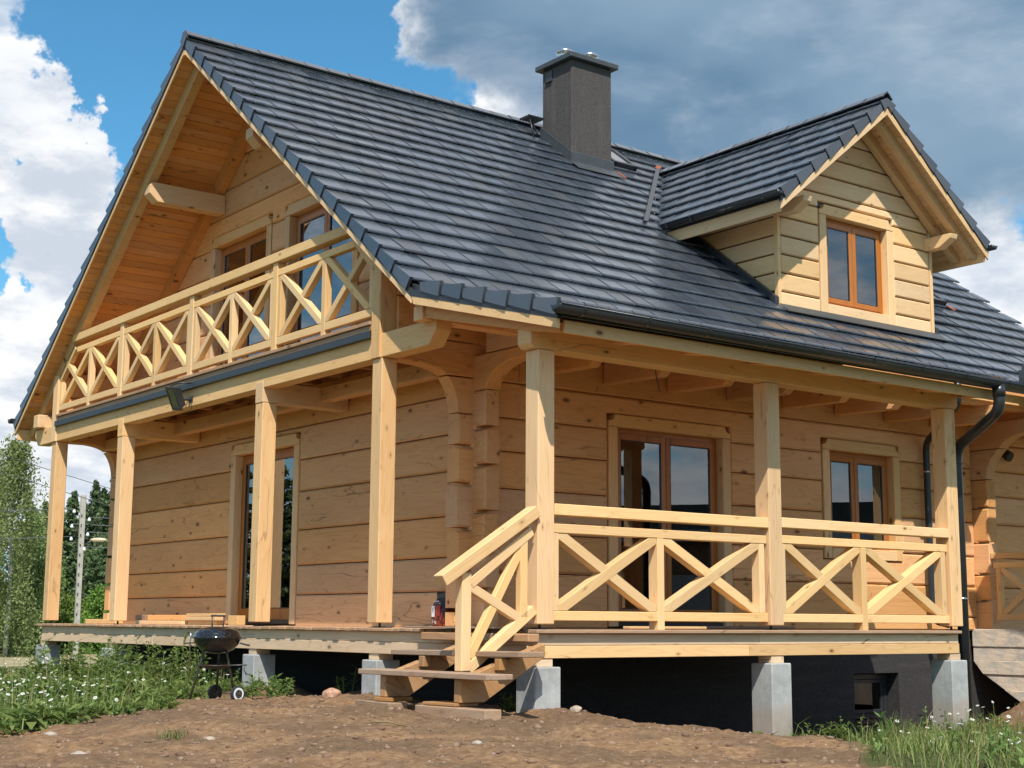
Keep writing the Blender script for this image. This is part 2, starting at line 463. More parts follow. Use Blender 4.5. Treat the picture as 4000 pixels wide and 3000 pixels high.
DRYM = leaf('dry_stalk', (0.26, 0.20, 0.09), (0.38, 0.30, 0.15))
PETAL = leaf('daisy_petal', (0.72, 0.74, 0.70), (0.82, 0.82, 0.80), trans=0.25)
YOLK = leaf('daisy_heart', (0.55, 0.35, 0.03), (0.70, 0.46, 0.05), trans=0.1)
PINEL = leaf('pine_needle', (0.060, 0.100, 0.040), (0.150, 0.200, 0.080), trans=0.3)
SPRUCEL = leaf('spruce_needle', (0.050, 0.092, 0.042), (0.120, 0.170, 0.070), trans=0.3)
BIRCHL = leaf('birch_leaf', (0.155, 0.220, 0.065), (0.33, 0.39, 0.16), trans=0.45)
SHRUBL = leaf('shrub_leaf', (0.105, 0.190, 0.030), (0.22, 0.32, 0.065), trans=0.4)
BARK = plain('tree_bark', (0.10, 0.075, 0.055), rough=0.95, nscale=10, namp=0.4)
BIRCHB = plain('birch_bark', (0.42, 0.40, 0.37), rough=0.9, nscale=6, namp=0.5)
POLEM = concrete_mat('pole_concrete', (0.40, 0.375, 0.33))

# ------------------------------------------------------------------ object helpers
WM = {}


def empty(name, loc=(0, 0, 0), par=None):
    o = bpy.data.objects.new(name, None)
    o.empty_display_size = 0.2
    COL.objects.link(o)
    M = Matrix.Translation(Vector(loc))
    place(o, M, par)
    return o


def place(o, M, par):
    if par is not None:
        o.parent = par
        o.matrix_local = WM[par.name].inverted() @ M
    else:
        o.matrix_world = M
    WM[o.name] = M


def tag(o, label=None, cat=None, group=None, kind=None):
    if label: o['label'] = label
    if cat: o['category'] = cat
    if group: o['group'] = group
    if kind: o['kind'] = kind
    return o


def link_mesh(name, me, mat, M, par):
    o = bpy.data.objects.new(name, me)
    COL.objects.link(o)
    if mat is not None and len(me.materials) == 0:
        me.materials.append(mat)
    place(o, M, par)
    return o


def frame_for(gx, org, hint=Vector((0, 0, 1))):
    gx = Vector(gx).normalized()
    h = hint if abs(gx.dot(hint)) < 0.95 else Vector((0, 1, 0))
    gy = h.cross(gx).normalized()
    gz = gx.cross(gy)
    M = Matrix.Identity(4)
    for i in range(3):
        M[i][0], M[i][1], M[i][2], M[i][3] = gx[i], gy[i], gz[i], org[i]
    return M


def mk(name, V, F, mat, par, grain=(1, 0, 0), bev=0.0, smooth=False, recalc=True):
    V = [Vector(v) for v in V]
    org = sum(V, Vector()) / len(V)
    M = frame_for(grain, org)
    Mi = M.inverted()
    bm = bmesh.new()
    vs = [bm.verts.new(Mi @ v) for v in V]
    for f in F:
        try:
            bm.faces.new([vs[i] for i in f])
        except ValueError:
            pass
    if recalc:
        bmesh.ops.recalc_face_normals(bm, faces=bm.faces)
    if bev > 0:
        bmesh.ops.bevel(bm, geom=list(bm.edges), offset=bev, segments=1, affect='EDGES', profile=0.5, clamp_overlap=True)
    me = bpy.data.meshes.new(name)
    bm.to_mesh(me)
    bm.free()
    if smooth:
        me.polygons.foreach_set('use_smooth', [True] * len(me.polygons))
    return link_mesh(name, me, mat, M, par)


BOXF = [(0, 1, 3, 2), (4, 6, 7, 5), (0, 4, 5, 1), (2, 3, 7, 6), (0, 2, 6, 4), (1, 5, 7, 3)]


def bx(name, x0, x1, y0, y1, z0, z1, mat, par, bev=0.006, grain=None):
    V = [(x, y, z) for x in (x0, x1) for y in (y0, y1) for z in (z0, z1)]
    if grain is None:
        d = (x1 - x0, y1 - y0, z1 - z0)
        k = d.index(max(d))
        grain = ((1, 0, 0), (0, 1, 0), (0, 0, 1))[k]
    return mk(name, V, BOXF, mat, par, grain, bev)


def beam(name, p0, p1, w, h, mat, par, bev=0.005, up=(0, 0, 1), ext0=0.0, ext1=0.0):
    """timber from p0 to p1 (centre line), w across, h along UP"""
    p0, p1 = Vector(p0), Vector(p1)
    d = (p1 - p0).normalized()
    p0 = p0 - d * ext0
    p1 = p1 + d * ext1
    s = Vector(up).cross(d)
    if s.length < 1e-4:
        s = Vector((0, 1, 0)).cross(d)
    s.normalize()
    u = d.cross(s)
    V = [p + s * (w / 2 * a) + u * (h / 2 * b) for p in (p0, p1) for a in (-1, 1) for b in (-1, 1)]
    return mk(name, V, BOXF, mat, par, d, bev)


def prism(name, pts, ext, mat, par, grain=(1, 0, 0), bev=0.006):
    pts = [Vector(p) for p in pts]
    ext = Vector(ext)
    n = len(pts)
    V = pts + [p + ext for p in pts]
    F = [tuple(range(n)), tuple(range(2 * n - 1, n - 1, -1))] + [(i, (i + 1) % n, n + (i + 1) % n, n + i) for i in range(n)]
    return mk(name, V, F, mat, par, grain, bev)


def sweep(name, pts, rad, mat, par, seg=10, smooth=True, close=True):
    pts = [Vector(p) for p in pts]
    rads = rad if isinstance(rad, (list, tuple)) else [rad] * len(pts)
    V, F = [], []
    prev = None
    for i, p in enumerate(pts):
        a = pts[max(i - 1, 0)]
        b = pts[min(i + 1, len(pts) - 1)]
        t = (b - a).normalized()
        if prev is None:
            s = t.cross(Vector((0, 0, 1)))
            if s.length < 1e-3:
                s = t.cross(Vector((0, 1, 0)))
            s.normalize()
        else:
            s = (prev - t * prev.dot(t)).normalized()
        prev = s
        u = t.cross(s)
        for k in range(seg):
            an = 2 * math.pi * k / seg
            V.append(p + (s * math.cos(an) + u * math.sin(an)) * rads[i])
    for i in range(len(pts) - 1):
        for k in range(seg):
            F.append((i * seg + k, i * seg + (k + 1) % seg, (i + 1) * seg + (k + 1) % seg, (i + 1) * seg + k))
    if close:
        F.append(tuple(range(seg)))
        F.append(tuple(range((len(pts) - 1) * seg, len(pts) * seg)))
    return mk(name, V, F, mat, par, (1, 0, 0), 0.0, smooth)


def bend(pts, r, n=5):
    """round the corners of a polyline"""
    pts = [Vector(p) for p in pts]
    out = [pts[0]]
    for i in range(1, len(pts) - 1):
        a, b, c = pts[i - 1], pts[i], pts[i + 1]
        d0, d1 = (a - b), (c - b)
        rr = min(r, d0.length * 0.45, d1.length * 0.45)
        s, e = b + d0.normalized() * rr, b + d1.normalized() * rr
        for k in range(n + 1):
            t = k / n
            out.append(s * (1 - t) ** 2 + b * 2 * t * (1 - t) + e * t * t)
    out.append(pts[-1])
    return out


def lathe(name, prof, center, mat, par, seg=28, smooth=True):
    c = Vector(center)
    V, F = [], []
    for r, z in prof:
        for k in range(seg):
            a = 2 * math.pi * k / seg
            V.append(c + Vector((r * math.cos(a), r * math.sin(a), z)))
    n = len(prof)
    for i in range(n - 1):
        for k in range(seg):
            F.append((i * seg + k, i * seg + (k + 1) % seg, (i + 1) * seg + (k + 1) % seg, (i + 1) * seg + k))
    F.append(tuple(range(seg)))
    F.append(tuple(range((n - 1) * seg, n * seg)))
    return mk(name, V, F, mat, par, (1, 0, 0), 0.0, smooth)


def fast(name, verts, quads, mat, par=None, loc=(0, 0, 0), tris=False):
    verts = np.asarray(verts, np.float32).reshape(-1, 3)
    k = 3 if tris else 4
    quads = np.asarray(quads, np.int32).reshape(-1, k)
    me = bpy.data.meshes.new(name)
    me.vertices.add(len(verts))
    me.vertices.foreach_set('co', verts.ravel())
    me.loops.add(len(quads) * k)
    me.loops.foreach_set('vertex_index', quads.ravel())
    me.polygons.add(len(quads))
    me.polygons.foreach_set('loop_start', np.arange(0, len(quads) * k, k, dtype=np.int32))
    me.update(calc_edges=True)
    me.validate()
    return link_mesh(name, me, mat, Matrix.Translation(Vector(loc)), par)


def ring(name, pl, a0, a1, z0, z1, t, d0, d1, mat, par, bev=0.004, tb=None):
    """rectangular frame in a wall plane; pl=('x'|'y', face)"""
    tb = t if tb is None else tb
    O = [(a0, z0), (a1, z0), (a1, z1), (a0, z1)]
    I = [(a0 + t, z0 + tb), (a1 - t, z0 + tb), (a1 - t, z1 - t), (a0 + t, z1 - t)]
    V = [pt(pl, a, d, z) for d in (d0, d1) for a, z in O + I]
    F = []
    for i in range(4):
        j = (i + 1) % 4
        F += [(i, j, 4 + j, 4 + i), (8 + i, 8 + 4 + i, 8 + 4 + j, 8 + j), (i, 8 + i, 8 + j, j), (4 + i, 4 + j, 12 + j, 12 + i)]
    return mk(name, V, F, mat, par, (0, 0, 1), bev)


def pt(pl, a, d, z):
    return Vector((a, pl[1] + d, z)) if pl[0] == 'y' else Vector((pl[1] + d, a, z))


def clip_half(poly, n, c):
    """keep points with n.p <= c (2D)"""
    out = []
    L = len(poly)
    for i in range(L):
        p, q = poly[i], poly[(i + 1) % L]
        dp, dq = n[0] * p[0] + n[1] * p[1] - c, n[0] * q[0] + n[1] * q[1] - c
        if dp <= 0:
            out.append(p)
        if dp * dq < 0:
            t = dp / (dp - dq)
            out.append((p[0] + (q[0] - p[0]) * t, p[1] + (q[1] - p[1]) * t))
    return out


# ------------------------------------------------------------------ house: shared numbers
SL = 0.774          # main roof slope
RY, RZ = 7.9, 8.25  # ridge line
KY = 1.88           # kink line to the porch roof
KZ = RZ - SL * (RY - KY)
LS = 0.264          # porch roof slope
EY = -0.60          # porch eave


def T(y):
    """tile top plane height of the whole roof section"""
    if y >= KY:
        return RZ - SL * abs(RY - y)
    return KZ - LS * (KY - y)


XV, XE = -0.22, 14.0     # verges
XG, YW, YF = 1.25, 2.8, 13.0   # gable wall face, porch wall face, far wall outer face
XP = 6.62                # right end of the porch roof

house = empty('log_house', (1.25, 2.8, -0.9))
tag(house, 'large new log house of pale pine with dark tiled roof, balcony and wraparound porch', 'house')
H = house

# ---- terrain -----------------------------------------------------------------
def smooth01(v, a, b):
    t = np.clip((v - a) / (b - a), 0, 1)
    return t * t * (3 - 2 * t)


def height_np(x, y):
    h = np.full_like(x, -0.84)
    # the mound falls away to the right of the corner pier
    s = x + 0.30 * np.minimum(y, 0) * -0.6
    h = h - 0.40 * smooth01(s, 0.35, 3.0)
    # under the porch the ground drops to the plinth
    under = smooth01(y, 0.25, 1.3) * smooth01(x, 0.5, 1.2)
    h = h - 0.38 * under * smooth01(13.5 - y, 0, 1)
    # dirt heap beside the entrance stairs
    h = h + 0.42 * np.exp(-(((x - 8.7) / 1.1) ** 2 + ((y - 0.3) / 1.2) ** 2))
    # crest in front of the wooden stairs, camera side sinks a little
    h = h + 0.10 * np.exp(-(((x + 2.4) / 1.4) ** 2 + ((y - 0.6) / 2.6) ** 2))
    for px_, py_ in ((0.1, -0.12), (3.2, -0.15), (-0.15, 2.85), (0.1, 5.55), (0.5, 3.7)):     # earth heaped at the pier feet
        h = h + 0.075 * np.exp(-(((x - px_) ** 2 + (y - py_) ** 2) / 0.16))
    w = (x + 8.51) * 0.6025 + (y + 10.86) * 0.798
    h = h - 0.35 * smooth01(-w, -8.5, -2.0)
    h = h - 1.05 * smooth01(w, 30, 85)
    u = (x + 8.51) * 0.798 - (y + 10.86) * 0.6025
    h = h - 0.10 * smooth01(-u, 2.2, 5.0) * smooth01(20 - w, 0, 5)
    return h


def rough_noise(x, y):
    r = np.zeros_like(x)
    flat_x, flat_y = x.ravel(), y.ravel()
    out = np.empty_like(flat_x)
    for i in range(len(flat_x)):
        a, b = flat_x[i], flat_y[i]
        if -9 < a < 13 and -11 < b < 12:
            v = mnoise.fractal(Vector((a * 0.9, b * 0.9, 0.3)), 0.9, 2.1, 3) * 0.055
            n2 = mnoise.noise(Vector((a * 5.5, b * 5.5, 1.7)))
            v += mnoise.noise(Vector(((a * 0.9 + b * 0.45) * 4.0, (b - a) * 0.9, 7.7))) * 0.022
            v += n2 * 0.026 + abs(mnoise.noise(Vector((a * 12.0, b * 12.0, 4.2)))) * 0.030
            out[i] = v
        else:
            out[i] = 0.0
    return out.reshape(x.shape)


def axis_coords(lo, hi, step, far):
    c = list(np.arange(lo, hi + 1e-6, step))
    s, v = step, hi
    while v < far:
        s *= 1.22
        v += s
        c.append(v)
    s, v = step, lo
    pre = []
    while v > -far:
        s *= 1.22
        v -= s
        pre.append(v)
    return np.array(pre[::-1] + c)


def zone_np(x, y):
    """0 bare soil, 1 overgrown, 2 dry field"""
    z = np.zeros_like(x)
    left = smooth01((y - x) + 0.25 * np.sin(x * 1.7) + 0.15 * np.sin(y * 3.1) - 0.45 * np.exp(-((x + 1.2) / 0.9) ** 2), 5.0, 6.1)
    right = smooth01((x - 0.857 * y) + 0.22 * np.sin(y * 2.3), 2.75, 3.6)
    z = np.maximum(left, right * (y < 0.6))
    z = np.where((x > 0.4) & (y > 0.5) & (y < 13.2) & (x < 14), 0, z)
    z = z * (1 - smooth01(x, 6.8, 7.5) * smooth01(y, -1.0, -0.5) * smooth01(12.5 - x, 0, 1))
    w = (x + 8.51) * 0.6025 + (y + 10.86) * 0.798
    z = np.where(w > 24, np.maximum(z, 1.0), z)
    z = z + 1.0 * smooth01(w, 44, 60) * smooth01(108 - w, 0, 8)
    return z


gx = axis_coords(-7.0, 10.4, 0.075, 900)
gy = axis_coords(-9.0, 9.0, 0.075, 900)
GX, GY = np.meshgrid(gx, gy, indexing='ij')
GZ = height_np(GX, GY) + rough_noise(GX, GY)
nx, ny = GX.shape
idx = np.arange(nx * ny).reshape(nx, ny)
quads = np.stack([idx[:-1, :-1], idx[1:, :-1], idx[1:, 1:], idx[:-1, 1:]], -1).reshape(-1, 4)
ground = fast('ground', np.stack([GX, GY, GZ], -1), quads, GROUND)
tag(ground, 'bare brown stony soil with a low mound, grassy at the sides', None, None, 'structure')
za = ground.data.attributes.new('zone', 'FLOAT', 'POINT')
za.data.foreach_set('value', zone_np(GX, GY).astype(np.float32).ravel())
ground.data.polygons.foreach_set('use_smooth', np.ones(len(ground.data.polygons), bool))


def gz_at(x, y):
    x = np.atleast_1d(np.asarray(x, float))
    y = np.atleast_1d(np.asarray(y, float))
    i = np.clip(np.searchsorted(gx, x) - 1, 0, nx - 2)
    j = np.clip(np.searchsorted(gy, y) - 1, 0, ny - 2)
    fx = (x - gx[i]) / (gx[i + 1] - gx[i])
    fy = (y - gy[j]) / (gy[j + 1] - gy[j])
    return GZ[i, j] * (1 - fx) * (1 - fy) + GZ[i + 1, j] * fx * (1 - fy) + GZ[i, j + 1] * (1 - fx) * fy + GZ[i + 1, j + 1] * fx * fy


def gz1(x, y):
    return float(gz_at(x, y)[0])


# ---- plinth (basement) --------------------------------------------------------
PX0 = 1.40
bx('plinth', PX0, 7.86, 2.9, 3.25, -1.75, -0.07, PLINTH, H, 0.0)
bx('plinth', 8.83, 13.9, 2.9, 3.25, -1.75, -0.07, PLINTH, H, 0.0)
bx('plinth', 7.86, 8.83, 2.9, 3.25, -0.66, -0.07, PLINTH, H, 0.0)
bx('plinth', 7.86, 8.83, 2.9, 3.25, -1.75, -1.36, PLINTH, H, 0.0)
bx('plinth', PX0, PX0 + 0.35, 3.26, 12.9, -1.75, -0.07, PLINTH, H, 0.0)
bx('plinth', 1.76, 13.9, 12.55, 12.9, -1.75, -0.07, PLINTH, H, 0.0)
cw = empty('basement_window', (8.34, 3.0, -1.3), H)
ring('frame', ('y', 3.11), 7.87, 8.82, -1.30, -0.68, 0.07, 0, 0.07, BLACK, cw)
ring('sash', ('y', 3.12), 7.945, 8.745, -1.225, -0.755, 0.05, 0, 0.05, BLACK, cw)
bx('pane', 7.99, 8.70, 3.145, 3.155, -1.18, -0.80, glass_mat('basement_glass', (0.5, 0.5, 0.5), -0.03), cw, 0)
bx('sill', 7.87, 8.82, 2.87, 3.11, -1.35, -1.31, BLACK, cw, 0.003)

# closed interior so that the windows look into dark rooms
bx('floor_slab', 1.46, 13.8, 3.01, 12.8, -0.08, -0.03, ROOMM, H, 0)
bx('ceiling_slab', 1.46, 13.8, 3.01, 12.8, 2.93, 3.05, ROOMM, H, 0)
bx('inner_wall', 5.6, 5.75, 3.02, 12.7, -0.03, 2.93, ROOMM, H, 0)
bx('inner_wall', 1.47, 5.59, 7.9, 8.05, -0.03, 2.93, ROOMM, H, 0)
bx('inner_wall', 4.2, 4.35, 5.5, 10.3, 3.05, 5.9, ROOMM, H, 0)
bx('basement_floor', 1.8, 13.8, 3.3, 12.5, -2.3, -2.2, PLINTH, H, 0)
bx('basement_wall', 1.8, 13.8, 4.6, 4.7, -2.19, -0.09, PLINTH, H, 0)

# ---- log walls ------------------------------------------------------------------
JR = [-0.07, 0.13, 0.58, 1.035, 1.549, 1.984, 2.377, 2.798, 3.20, 3.636, 4.06]
JG = [-0.07, 0.36, 0.755, 1.23, 1.755, 2.192, 2.643, 3.06, 3.50, 3.95, 4.40, 4.85, 5.30, 5.735, 6.18, 6.60, 7.05, 7.5, 7.95]


def log_polys(a0, a1, z0, z1, ops):
    """outlines of one log, cut by openings (oa0, oa1, oz0, oz1)"""
    cuts = sorted([o for o in ops if o[2] < z1 - 0.03 and o[3] > z0 + 0.03 and o[1] > a0 and o[0] < a1])
    segs = []
    start = a0
    bot, top = [], []
    for o in cuts:
        full = o[2] <= z0 + 0.05 and o[3] >= z1 - 0.05
        if full:
            segs.append((start, o[0], bot, top))
            start, bot, top = o[1], [], []
        elif o[2] <= z0 + 0.03:
            bot.append((o[0], o[1], o[3]))
        else:
            top.append((o[0], o[1], o[2]))
    segs.append((start, a1, bot, top))
    res = []
    for s, e, b, t in segs:
        if e - s < 0.06:
            continue
        p = [(s, z0)]
        for o0, o1, z in b:
            p += [(o0, z0), (o0, z), (o1, z), (o1, z0)]
        p += [(e, z0), (e, z1)]
        for o0, o1, z in reversed(t):
            p += [(o1, z1), (o1, z), (o0, z), (o0, z1)]
        p += [(s, z1)]
        res.append(p)
    return res


def open_end(poly, a, b, z0, at_start=True, at_end=False, cut=0.036, ln=0.20):
    """log ends beyond the corner are a little lower than the course, leaving a gap"""
    out = []
    for p in poly:
        if at_start and abs(p[0] - a) < 1e-6 and abs(p[1] - z0) < 1e-6:
            out += [(a, z0 + cut), (a + ln, z0 + cut), (a + ln, z0)]
        elif at_end and abs(p[0] - b) < 1e-6 and abs(p[1] - z0) < 1e-6:
            out += [(b - ln, z0), (b - ln, z0 + cut), (b, z0 + cut)]
        else:
            out.append(p)
    return out


def inset(poly, c):
    """polygon moved inwards by c (mitred)"""
    n = len(poly)
    A = sum(poly[i][0] * poly[(i + 1) % n][1] - poly[(i + 1) % n][0] * poly[i][1] for i in range(n))
    sg = 1.0 if A > 0 else -1.0
    out = []
    for i in range(n):
        p, q, r = poly[i - 1], poly[i], poly[(i + 1) % n]
        d0 = Vector((q[0] - p[0], q[1] - p[1])).normalized()
        d1 = Vector((r[0] - q[0], r[1] - q[1])).normalized()
        n0, n1 = Vector((-d0.y, d0.x)) * sg, Vector((-d1.y, d1.x)) * sg
        k = max(0.25, 1 + n0.dot(n1))
        mv = (n0 + n1) * (c / k)
        out.append((q[0] + mv.x, q[1] + mv.y))
    return out


def put_log(pl, poly, thick, par, mat=PINE, bev=0.024, jit=0.006):
    """one squared log: flat faces, the outer face chamfered all round"""
    j = random.uniform(-jit, jit)
    q = []
    for p in poly:
        if not q or abs(p[0] - q[-1][0]) + abs(p[1] - q[-1][1]) > 2e-3:
            q.append(p)
    if abs(q[0][0] - q[-1][0]) + abs(q[0][1] - q[-1][1]) < 2e-3:
        q.pop()
    if len(q) < 3:
        return None
    n = len(q)
    hgt = max(p[1] for p in q) - min(p[1] for p in q)
    c = min(bev, hgt * 0.3) * random.uniform(0.85, 1.15)
    V = [pt(pl, a, j, z) for a, z in inset(q, c)] + [pt(pl, a, j + c * 0.9, z) for a, z in q] + [pt(pl, a, j + thick, z) for a, z in q]
    F = [tuple(range(n)), tuple(range(3 * n - 1, 2 * n - 1, -1))]
    for k in range(n):
        k2 = (k + 1) % n
        F += [(k, k2, n + k2, n + k), (n + k, n + k2, 2 * n + k2, 2 * n + k)]
    gr = (1, 0, 0) if pl[0] == 'y' else (0, 1, 0)
    return mk('wall_log', V, F, mat, par, gr, 0.0)


TRM = 0.145     # trim width
# openings: (a0, a1, z0, z1) of the brown frames
DOORS_Y = [(3.44, 5.26, -0.03, 2.415)]
WINS_Y = [(7.36, 8.74, 1.06, 2.425)]
DOORS_X = [(7.03, 8.79, -0.03, 2.41), (8.06, 9.76, 3.36, 5.74), (5.60, 7.36, 3.36, 5.74)]


def grow(o, sill):
    return (o[0] - TRM - 0.012, o[1] + TRM + 0.012, o[2] - (TRM + 0.012 if sill else 0.05), o[3] + TRM + 0.022)


OY = [grow(o, False) for o in DOORS_Y] + [grow(o, True) for o in WINS_Y]
OX = [grow(o, False) for o in DOORS_X]
GAP = 0.006


def gable_top(poly, off):
    """clip an outline in (y, z) by both roof slopes, lowered by off"""
    p = clip_half(poly, (-SL, 1.0), RZ - off - SL * RY)
    return clip_half(p, (SL, 1.0), RZ - off + SL * RY) if len(p) > 2 else p


def arc(p0, c, p1, n=6):
    """quadratic curve"""
    return [((1 - t) ** 2 * p0[0] + 2 * t * (1 - t) * c[0] + t * t * p1[0], (1 - t) ** 2 * p0[1] + 2 * t * (1 - t) * c[1] + t * t * p1[1]) for t in [k / n for k in range(n + 1)]]


# porch wall (runs along x) and far wall
for yf, ops in ((YW, OY), (YF - 0.2, [])):
    for k in range(len(JR) - 1):
        z0, z1 = JR[k] + GAP, JR[k + 1] - GAP
        x0 = 1.03 + random.uniform(-0.015, 0.015)
        if 2.3 < JR[k] < 2.4:      # curved log end under the bracket
            poly = arc((1.035, z0), (1.02, z0 + 0.25), (0.88, z1 - 0.005), 6)[::-1]
            body = [(1.9, z0), (1.9, z1)]
            put_log(('y', yf), poly + body, 0.2, H, bev=0.012)
            x0 = 1.905
        elif 2.7 < JR[k] < 2.9:    # bracket log reaching the balcony beam
            poly = [(0.205, 3.18), (0.205, 2.90)] + arc((0.25, 2.90), (0.72, 2.905), (0.87, z0), 7) + [(1.9, z0), (1.9, z1), (0.205, z1)]
            put_log(('y', yf), poly[1:], 0.2, H, bev=0.012)
            x0 = 1.905
        elif JR[k] > 3.1:          # closes the balcony end
            x0 = 0.19
        zt = T(yf if yf < RY else 2 * RY - yf - 0.2) - 0.25
        if z0 > zt:
            continue
        for p in log_polys(x0, 10.60, z0, min(z1, zt), ops):
            put_log(('y', yf), open_end(p, x0, 0, z0) if x0 > 0.9 and x0 < 1.2 else p, 0.2, H)
        for p in log_polys(10.805, 13.85, z0, min(z1, zt), ops):
            put_log(('y', yf), p, 0.2, H)

# gable wall (runs along y)
for k in range(len(JG) - 1):
    z0, z1 = JG[k] + GAP, JG[k + 1] - GAP
    y0, y1 = 2.57 + random.uniform(-0.015, 0.015), 13.23
    if z0 > 3.0:
        y0, y1 = 2.81, 12.99
    if 2.5 < JG[k] < 2.7:          # long bracket towards the porch beam
        poly = [(0.205, z1), (0.205, 2.945)] + arc((2.0, 2.93), (2.5, 2.90), (2.58, z0), 8) + [(12.99, z0), (12.99, z1)]
        put_log(('x', XG), poly, 0.2, H, bev=0.012)
        continue
    polys = log_polys(y0, y1, z0, z1, OX)
    if z0 < 3.0:
        polys = [open_end(p, y0, y1, z0, True, True) for p in polys]
    for p in polys:
        p2 = gable_top(p, 0.24)
        if len(p2) >= 3 and max(q[1] for q in p2) - min(q[1] for q in p2) > 0.04:
            put_log(('x', XG), p2, 0.2, H, bev=0.022)
# tie log above the long bracket, cut by the porch roof
p = clip_half([(0.25, 3.066), (2.58, 3.066), (2.58, 3.49), (0.25, 3.49)], (-LS, 1.0), KZ - LS * KY - 0.25)
put_log(('x', XG), p, 0.2, H, bev=0.01)
# cross wall log ends at the entrance
for k in range(0, 6):
    z0, z1 = JG[k] + GAP, JG[k + 1] - GAP
    if k == 5:
        poly = arc((2.54, z0), (2.53, z0 + 0.25), (2.30, z1), 6)[::-1] + [(2.99, z0), (2.99, z1)]
    else:
        poly = [(2.54, z0 + 0.024), (2.74, z0 + 0.024), (2.74, z0), (2.99, z0), (2.99, z1), (2.54, z1)]
    put_log(('x', 10.6), poly, 0.2, H, bev=0.015)
z0, z1 = JG[6] + GAP, JG[7] - GAP
put_log(('x', 10.6), [(1.3, z1), (1.3, z0 + 0.2)] + arc((1.7, z0 + 0.2), (2.15, z0 + 0.19), (2.28, z0), 6) + [(2.99, z0), (2.99, z1)], 0.2, H, bev=0.012)
prism('gable_end', [(13.7, y, z) for y, z in gable_top([(2.81, -0.07), (12.99, -0.07), (12.99, 9), (2.81, 9)], 0.24)], (0.15, 0, 0), PINE, H, (0, 1, 0), 0)


# ---- windows and balcony doors ----------------------------------------------------
def window(pl, o, name, mull, sill=False, trim_face=-0.012, wood_trim=PINE2, par=H):
    a0, a1, z0, z1 = o
    e = empty(name, pt(pl, (a0 + a1) / 2, 0, z0), par)
    gr = (1, 0, 0) if pl[0] == 'y' else (0, 1, 0)
    dv = pt(pl, 0, 0.185, 0) - pt(pl, 0, 0, 0)
    zb = z0 - TRM if sill else z0
    # side boards, head with notched shoulders
    for s, (b0, b1) in enumerate(((a0 - TRM, a0), (a1, a1 + TRM))):
        prism('trim', [pt(pl, b0, trim_face, zb), pt(pl, b1, trim_face, zb), pt(pl, b1, trim_face, z1), pt(pl, b0, trim_face, z1)], dv, wood_trim, e, (0, 0, 1), 0.008)
    L, Rr = a0 - TRM, a1 + TRM
    hp = [(L, z1 + 0.004), (Rr, z1 + 0.004), (Rr, z1 + 0.075)] + arc((Rr - 0.03, z1 + 0.075), (Rr - 0.085, z1 + 0.08), (Rr - 0.10, z1 + 0.155), 4)
    hp += arc((L + 0.10, z1 + 0.155), (L + 0.085, z1 + 0.08), (L + 0.03, z1 + 0.075), 4) + [(L, z1 + 0.075)]
    prism('trim', [pt(pl, a, trim_face - 0.004, z) for a, z in hp], dv, wood_trim, e, gr, 0.006)
    if sill:
        prism('trim', [pt(pl, a0 + 0.003, trim_face - 0.002, z0 - TRM), pt(pl, a1 - 0.003, trim_face - 0.002, z0 - TRM), pt(pl, a1 - 0.003, trim_face - 0.002, z0), pt(pl, a0 + 0.003, trim_face - 0.002, z0)], dv, wood_trim, e, gr, 0.006)
    ring('frame', pl, a0, a1, z0, z1, 0.075, 0.110, 0.18, OAK, e, 0.006)
    half = [(a0 + 0.06, mull - 0.004), (mull + 0.004, a1 - 0.06)]
    if not sill:
        bx_ = [pt(pl, a0 + 0.003, 0.035, z0 + 0.002), pt(pl, a1 - 0.003, 0.035, z0 + 0.002), pt(pl, a1 - 0.003, 0.035, z0 + 0.055), pt(pl, a0 + 0.003, 0.035, z0 + 0.055)]
        prism('threshold', bx_, pt(pl, 0, 0.05, 0) - pt(pl, 0, 0, 0), BLACK, e, gr, 0.004)
    for b0, b1 in half:
        ss = ring('sash', pl, b0, b1, z0 + 0.055, z1 - 0.06, 0.075, 0.090, 0.150, OAK, e, 0.006, tb=0.075 if sill else 0.16)
        ring('bead', pl, b0 + 0.074, b1 - 0.074, z0 + 0.055 + (0.074 if sill else 0.159), z1 - 0.134, 0.014, 0.100, 0.125, BLACK, ss, 0)
        prism('pane', [pt(pl, a, 0.111, z) for a, z in ((b0 + 0.07, z0 + 0.12), (b1 - 0.07, z0 + 0.12), (b1 - 0.07, z1 - 0.12), (b0 + 0.07, z1 - 0.12))], pt(pl, 0, 0.006, 0) - pt(pl, 0, 0, 0), GLASS, ss, gr, 0)
    return e


window(('y', YW), DOORS_Y[0], 'patio_door', 4.34)
window(('y', YW), WINS_Y[0], 'window', 7.99, sill=True)
window(('x', XG), DOORS_X[0], 'patio_door', 7.92)
window(('x', XG), DOORS_X[1], 'balcony_door', 8.84)
window(('x', XG), DOORS_X[2], 'balcony_door', 6.46)

# ---- posts, piers, deck ----------------------------------------------------------
S = 0.2


def post(x, y, z1):
    p = bx('post', x, x + S, y, y + S, 0.0, z1, PINE2, H, 0.008)
    sweep('threaded_rod', [(x + 0.1, y + 0.1, -0.05), (x + 0.1, y + 0.1, 0.01)], 0.014, BLACK, p, 8)
    bx('rod_plate', x + 0.05, x + 0.15, y + 0.05, y + 0.15, -0.048, -0.038, BLACK, p, 0)
    return p


for x in (0.0, 3.12, 6.2):
    post(x, 0.0, 2.593)
for y in (2.80, 12.81):
    post(0.0, y, 2.90)
for y in (5.59, 10.03):
    post(0.0, y, 2.718)


def pier(x, y, zt=-0.39, w=0.30):
    zb = min(gz1(x - 0.1, y - 0.1), gz1(x + w, y)) - 0.25
    o = bx('pier', x, x + w, y, y + w, zb, zt, CONC, H, 0.010, (1, 0, 0))
    bx('pier_block', x + 0.055, x + 0.245, y + 0.055, y + 0.245, zt, -0.315, GREYW, o, 0.004)


